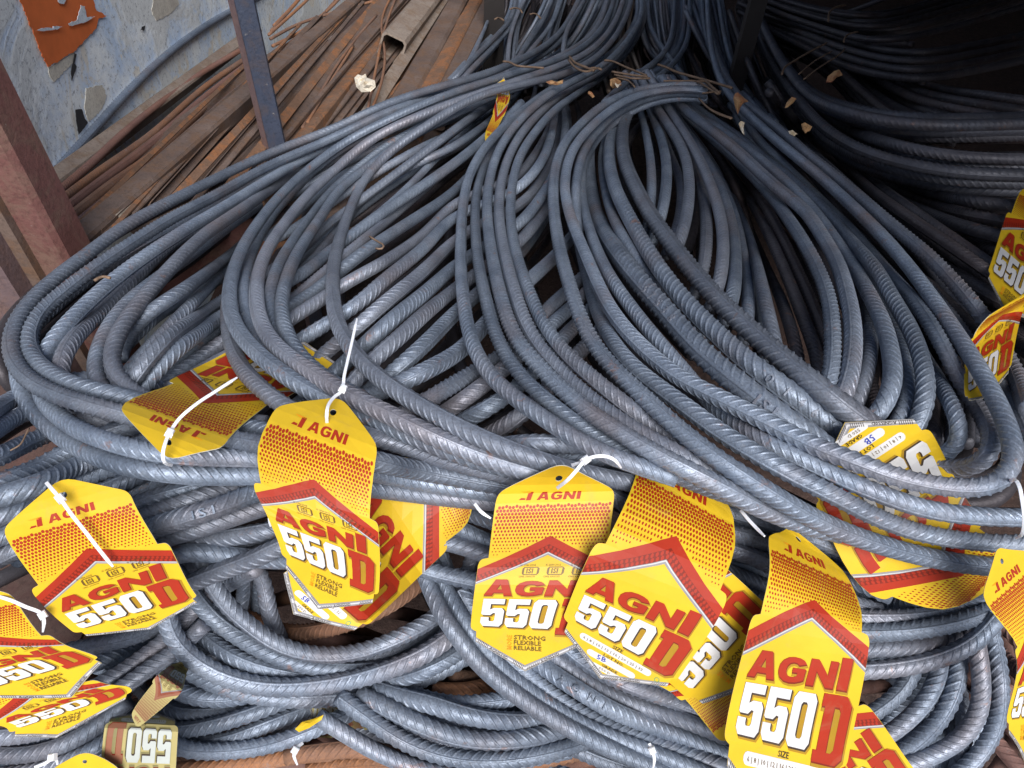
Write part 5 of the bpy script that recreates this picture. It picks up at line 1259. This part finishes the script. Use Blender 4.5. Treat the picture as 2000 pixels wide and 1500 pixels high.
fl = mesh_ob('rusty_flange', [(af[0] - .0224, af[1] - .0015, 0), (af[0] - .0082, af[1] - .0118, 0), (af[0] - .0082, af[1] - .0103, 0), (af[0] - .0224, af[1], 0),
     (af[0] - .0224, af[1] - .0015, 2.2), (af[0] - .0082, af[1] - .0118, 2.2), (af[0] - .0082, af[1] - .0103, 2.2), (af[0] - .0224, af[1], 2.2)],
     [[0, 1, 5, 4], [3, 7, 6, 2], [4, 5, 6, 7], [0, 4, 7, 3], [1, 2, 6, 5]], BEAM_PURPLE, parent=bp)
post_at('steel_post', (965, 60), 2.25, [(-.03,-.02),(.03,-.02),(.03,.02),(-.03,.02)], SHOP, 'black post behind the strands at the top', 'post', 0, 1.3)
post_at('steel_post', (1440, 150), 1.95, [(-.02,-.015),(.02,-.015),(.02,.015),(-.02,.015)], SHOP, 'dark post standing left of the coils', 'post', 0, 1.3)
a_ = P(60, 870, 1.0)
# shop interior at the right: back wall, side wall and the low roof that shades the coils
def slab(name, x0, x1, y0, y1, z0, z1, mat, label, cat):
    V = [(x, y, z) for z in (z0, z1) for x, y in ((x0, y0), (x1, y0), (x1, y1), (x0, y1))]
    return tag_ob(mesh_ob(name, V, [[3, 2, 1, 0], [4, 5, 6, 7], [0, 1, 5, 4], [1, 2, 6, 5], [2, 3, 7, 6], [3, 0, 4, 7]], mat), label, cat)
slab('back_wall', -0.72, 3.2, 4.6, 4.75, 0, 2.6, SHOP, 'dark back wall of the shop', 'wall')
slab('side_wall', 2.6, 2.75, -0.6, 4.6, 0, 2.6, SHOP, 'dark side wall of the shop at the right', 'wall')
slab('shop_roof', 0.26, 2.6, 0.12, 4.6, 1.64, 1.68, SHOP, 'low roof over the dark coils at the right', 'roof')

# ------------------------------------------------------------------ ties, wires and paper
def ribbon(name, pts, width, thick, mat, ends=0.0):
    """flat strap following photo points (x, y, metres in front of the pile surface)"""
    p = resample(catmull([(x, y, e * 3000) for x, y, e in pts]), 5.0); e = p[:, 2] / 3000
    d = Dtag(p[:, 1]) - e; c = P(p[:, 0], p[:, 1], d)
    t = np.gradient(c, axis=0); t /= np.linalg.norm(t, axis=1)[:, None]
    v = CAM - c; s = np.cross(t, v); s /= np.linalg.norm(s, axis=1)[:, None]; n = np.cross(s, t); n *= np.sign((n * v).sum(1))[:, None]
    w = np.full(len(c), width / 2); w[-4:] *= np.linspace(1, .55, 4) if ends else 1
    prof = [(-1, 0), (1, 0), (1, 1), (.8, 1.25), (-.8, 1.25), (-1, 1)]
    V = np.stack([c + s * (w * a)[:, None] + n * (thick * b) for a, b in prof], 1).reshape(-1, 3); k = 6
    fs = [[i * k + j, i * k + (j + 1) % k, (i + 1) * k + (j + 1) % k, (i + 1) * k + j] for i in range(len(c) - 1) for j in range(k)] + [list(range(k)), [len(V) - k + j for j in range(k)][::-1]]
    return V, fs, c, s, n, t
def tie(pts, head, label, width=.0031):
    width = min(width, .0027)
    V, fs, c, s, n, t = ribbon('strap', pts, width, .0011, NYLON, 1)
    o = tag_ob(mesh_ob('cable_tie', V, fs, NYLON), label, 'cable tie', 'white nylon cable ties holding the tags')
    if head is not None:
        i = int(np.argmin(np.hypot(*(np.array([proj(q) for q in c]) - np.array(head)).T)))
        q, S, Nn, T = c[i], s[i], n[i], t[i]; hv = []
        for z, k in ((-.0006, 1), (.0034, 1), (.0046, .7)):
            for a, b in ((-1, -1), (1, -1), (1, 1), (-1, 1)): hv.append(q + S * a * .0029 * k + T * b * .0029 * k + Nn * z)
        hf = [[0, 1, 5, 4], [1, 2, 6, 5], [2, 3, 7, 6], [3, 0, 4, 7], [4, 5, 9, 8], [5, 6, 10, 9], [6, 7, 11, 10], [7, 4, 8, 11], [8, 9, 10, 11], [3, 2, 1, 0]]
        mesh_ob('tie_head', hv, hf, NYLON, parent=o)
        # fine teeth on the strap
        if len(c) > 8:
            tv, tf = [], []
            for k in range(i + 3, len(c) - 3):
                for h_ in (0.0, .5):
                    q = c[k] + (c[k + 1] - c[k]) * h_; b = len(tv)
                    for a in (-.7, .7): tv += [q + s[k] * a * width / 2 - t[k] * .0003 + n[k] * .0013, q + s[k] * a * width / 2 + t[k] * .0003 + n[k] * .0017]
                    tf.append([b, b + 2, b + 3, b + 1])
            if tf: mesh_ob('strap_teeth', tv, tf, NYLON, parent=o)
    return o
def proj(q):
    c = RW.T @ (np.asarray(q) - CAM) if False else (np.asarray(q) - CAM) @ RW
    return (1000 + F * c[0] / -c[2], 750 - F * c[1] / -c[2])
E = .036
tie([(639,828,.018),(638,812,.036),(641,792,.040),(652,776,.038),(668,763,.036),(672,735,.042),(680,700,.044),(688,665,.046),(697,624,.050)], (668,763), 'upright tie standing over the curved tag left of the middle')
tie([(334,908,.010),(322,904,.022),(318,888,.032),(322,868,.036),(330,848,.036),(350,818,.036),(385,788,.036),(420,765,.034),(462,738,.030)], (331,846), 'long tie across the upside down tag')
tie([(92,944,.030),(104,958,.036),(120,977,.038),(140,1005,.040),(168,1040,.038),(195,1075,.036),(220,1106,.034)], (121,976), 'tie lying across the tag at the left edge')
tie([(1090,952,.020),(1108,938,.038),(1125,920,.042),(1142,900,.042),(1160,892,.040),(1182,891,.036),(1200,898,.030),(1212,912,.016)], (1142,901), 'arched tie through the hole of the bottom centre tag')
tie([(1119,908,.030),(1130,904,.036),(1142,900,.038)], None, 'short loose end beside the arched tie')
tie([(1973,940,.012),(1982,937,.028),(1990,948,.034),(1996,975,.036),(2000,1010,.034),(1996,1044,.022),(1986,1050,.010)], None, 'tie looped round the thick bars at the right edge')
tie([(1448,998,-.02),(1462,1015,-.01),(1478,1032,.0),(1494,1048,.012)], None, 'thin strap behind the large bottom tag', .003)
tie([(-10,1163,.020),(20,1172,.028),(50,1185,.032),(82,1199,.034),(86,1215,.034),(84,1232,.028)], (82,1199), 'tie above the stacked lower left tags')
tie([(70,1498,.030),(90,1490,.034),(108,1478,.036),(112,1492,.036)], (108,1478), 'tie on the tag rising at the bottom left edge')
tie([(590,1452,.0),(578,1462,.008),(574,1476,.008),(580,1492,.004)], (578,1463), 'tie on a rusty bar at the bottom edge')
tie([(1268,1452,.004),(1274,1466,.008),(1278,1482,.006),(1276,1500,.002)], (1274,1466), 'tie on the dull tag at the bottom centre')
tie([(535,1000,.0),(526,1012,.004),(528,1026,.0)], None, 'scrap of tie left of the curved tag', .003)
tie([(928,985,-.004),(940,1000,.0),(958,1012,.0)], None, 'thin strap behind the bottom centre tag', .003)

def wire(pts, r, label, mat=TWINE, off=.03, cat='binding wire', grp='brown wires binding the strands'):
    p = resample(catmull(pts), 5.0); d = Dbase(p[:, 1]) - (p[:, 2] if p.shape[1] > 2 else off)
    v, f = tube_mesh(P(p[:, 0], p[:, 1], d), r, 5)
    return tag_ob(mesh_ob('binding_wire', v, f, mat, smooth=True), label, cat, grp)
WIRES = [
 ([(982,120),(995,121),(1008,128),(1040,131),(1062,133)], .004, 'wire round the upper left strand'),
 ([(1112,110),(1122,122),(1140,130),(1160,138)], .005, 'upper wire round the second strand'),
 ([(1110,116),(1124,132),(1145,140),(1170,132)], .004, 'lower wire round the second strand'),
 ([(1180,118),(1195,119),(1220,130),(1262,147)], .004, 'wire trailing right from the middle strand'),
 ([(1195,140),(1230,146),(1265,150)], .004, 'pair of twisted wires above the rolled paper'),
 ([(1200,146),(1235,153),(1270,153)], .0035, 'lower twisted wire above the rolled paper'),
 ([(1205,152),(1228,158),(1240,170)], .003, 'short wire beside the rolled paper'),
 ([(1285,126),(1298,130),(1320,140),(1350,149),(1390,160),(1430,172)], .0045, 'long wire from the big strand to the paper wrap'),
 ([(1296,158),(1330,158),(1362,159),(1380,170),(1402,184)], .0035, 'wire over the ends of the big bundle'),
 ([(1362,160),(1378,158),(1388,168),(1405,182)], .005, 'knot of wire at the ends of the big bundle'),
 ([(1372,182),(1390,180),(1408,178)], .003, 'frayed end under the wire knot'),
 ([(1365,192),(1385,212),(1410,224),(1430,231)], .003, 'loose wire hanging under the knot'),
 ([(1372,200),(1395,219),(1428,232)], .0025, 'second loose wire hanging under the knot'),
 ([(996,18),(1005,15),(1016,18),(1020,25)], .004, 'short wire on the upright strand'),
 ([(966,38),(974,34),(984,40)], .004, 'short wire on the far left strand'),
 ([(1035,28),(1046,26),(1056,36)], .004, 'short wire on the strand leaning right'),
 ([(1527,145),(1532,132),(1550,120),(1580,102),(1615,84)], .004, 'wire round the strand in the shade'),
 ([(1560,145),(1590,120),(1625,100)], .0025, 'thin wire in the shade, upper of two'),
 ([(1570,155),(1600,132),(1640,106),(1650,95)], .003, 'thin wire in the shade, lower of two'),
 ([(1618,42),(1620,24),(1632,14),(1652,10)], .0045, 'wire round the top right coil'),
 ([(1648,82),(1650,72),(1662,65),(1676,62)], .0035, 'wire round the second coil'),
 ([(20,880),(40,868),(50,850),(57,836)], .0012, 'hair thin wire on the ground at the left'),
 ([(722,462),(735,470),(750,480),(745,486),(734,485)], .0022, 'snapped wire end on the diagonal bars'),
 ([(185,548),(200,540),(215,543)], .003, 'wire stub beside the left hairpin bars'),
 ([(1150,135),(1160,132),(1175,136)], .004, 'frayed twine on the middle strand'),
]
for q, r, lb in WIRES:
    wire(q, r * .6, lb, off=.050 if q[0][1] < 300 else .02)

def scrap(name, pts, e, mat, label, cat, curl=0.02, group=None):
    """small curled sheet: outline in the photo, own distance in front of the pile surface"""
    pts = np.array(pts, float); c = pts.mean(0); V = []
    if c[1] < 300 and 'crumpled' not in name: pts = c + (pts - c) * .75
    n = len(pts)
    rings = [1.0, .66, .33]
    for k in rings:
        q = c + (pts - c) * k; z = e + curl * (1 - k) * 1.0 + nrs.uniform(-.15, .15, n) * curl
        V.append(P(q[:, 0], q[:, 1], Dbase(c[1]) - z))
    V.append(P(c[0], c[1], Dbase(c[1]) - e - curl)[None]); V = np.vstack(V); fs = []
    for r in range(2): fs += [[r * n + j, r * n + (j + 1) % n, (r + 1) * n + (j + 1) % n, (r + 1) * n + j] for j in range(n)]
    fs += [[2 * n + j, 2 * n + (j + 1) % n, 3 * n] for j in range(n)]
    v = (CAM - V.mean(0)); v = v / np.linalg.norm(v) * .001; m = len(V); back = V - v
    fs2 = [[i + m for i in f[::-1]] for f in fs]; rim = [[(j + 1) % n, j, m + j, m + (j + 1) % n] for j in range(n)]
    return tag_ob(mesh_ob(name, np.vstack([V, back]), fs + fs2 + rim, mat), label, cat, group)
scrap('crumpled_paper', [(692,152),(699,145),(707,148),(714,144),(717,152),(732,157),(734,170),(724,179),(706,180),(696,170)], -.09, PAPER, 'crumpled white paper on the brown sections', 'paper', .02)
scrap('paper_label', [(1432,178),(1440,174),(1458,190),(1468,198),(1455,202),(1446,214),(1440,232),(1432,210),(1428,190)], .075, LABEL_OLD, 'torn label wrapped round the right strand', 'label', .015)
scrap('paper_label', [(1446,232),(1456,236),(1453,250),(1455,268),(1449,262),(1440,240)], .05, PAPER, 'white tip hanging under the wrapped label', 'label', .004)
scrap('paper_label', [(1060,160),(1075,155),(1090,160),(1105,154),(1104,164),(1088,168),(1070,166)], .04, LABEL_OLD, 'torn orange strip under the middle strand', 'label', .006)
scrap('rolled_paper', [(1188,152),(1202,148),(1216,156),(1218,168),(1206,174),(1196,176),(1188,168)], .03, LABEL_OLD, 'rolled brown paper under the twisted wires', 'paper', .02)
scrap('rolled_paper', [(1199,160),(1207,165),(1216,161),(1210,168),(1206,174),(1201,168)], .055, PAPER, 'white end of the rolled paper', 'paper', .003)
scrap('paper_label', [(1148,176),(1156,178),(1164,190),(1158,194),(1146,182)], .02, LABEL_OLD, 'small orange corner beside the big bundle', 'label', .004)
scrap('paper_label', [(1612,150),(1630,135),(1642,131),(1652,146),(1636,152),(1624,164),(1608,165)], .05, LABEL_OLD, 'yellow brown label in the shade', 'label', .008)
scrap('paper_label', [(1529,215),(1534,200),(1548,185),(1560,190),(1550,202),(1538,212)], .05, LABEL_OLD, 'curled orange label tip in the shade', 'label', .006)
scrap('paper_label', [(1562,240),(1572,236),(1590,246),(1585,256),(1572,264),(1565,254)], .02, LABEL_OLD, 'brown label deeper in the shade', 'label', .006)
scrap('paper_label', [(1537,255),(1548,252),(1560,262),(1552,268),(1540,262)], .02, PAPER, 'pale label corner deeper in the shade', 'label', .004)
scrap('paper_scrap', [(576,1424),(590,1410),(612,1404),(632,1396),(628,1406),(604,1422),(584,1430)], .012, M_YEL, 'yellow paper sliver between the bottom loops', 'paper', .003)
scrap('paper_scrap', [(318,1402),(330,1404),(342,1412),(332,1414),(320,1408)], -.01, PAPER, 'white scrap between the lower left loops', 'paper', .003)
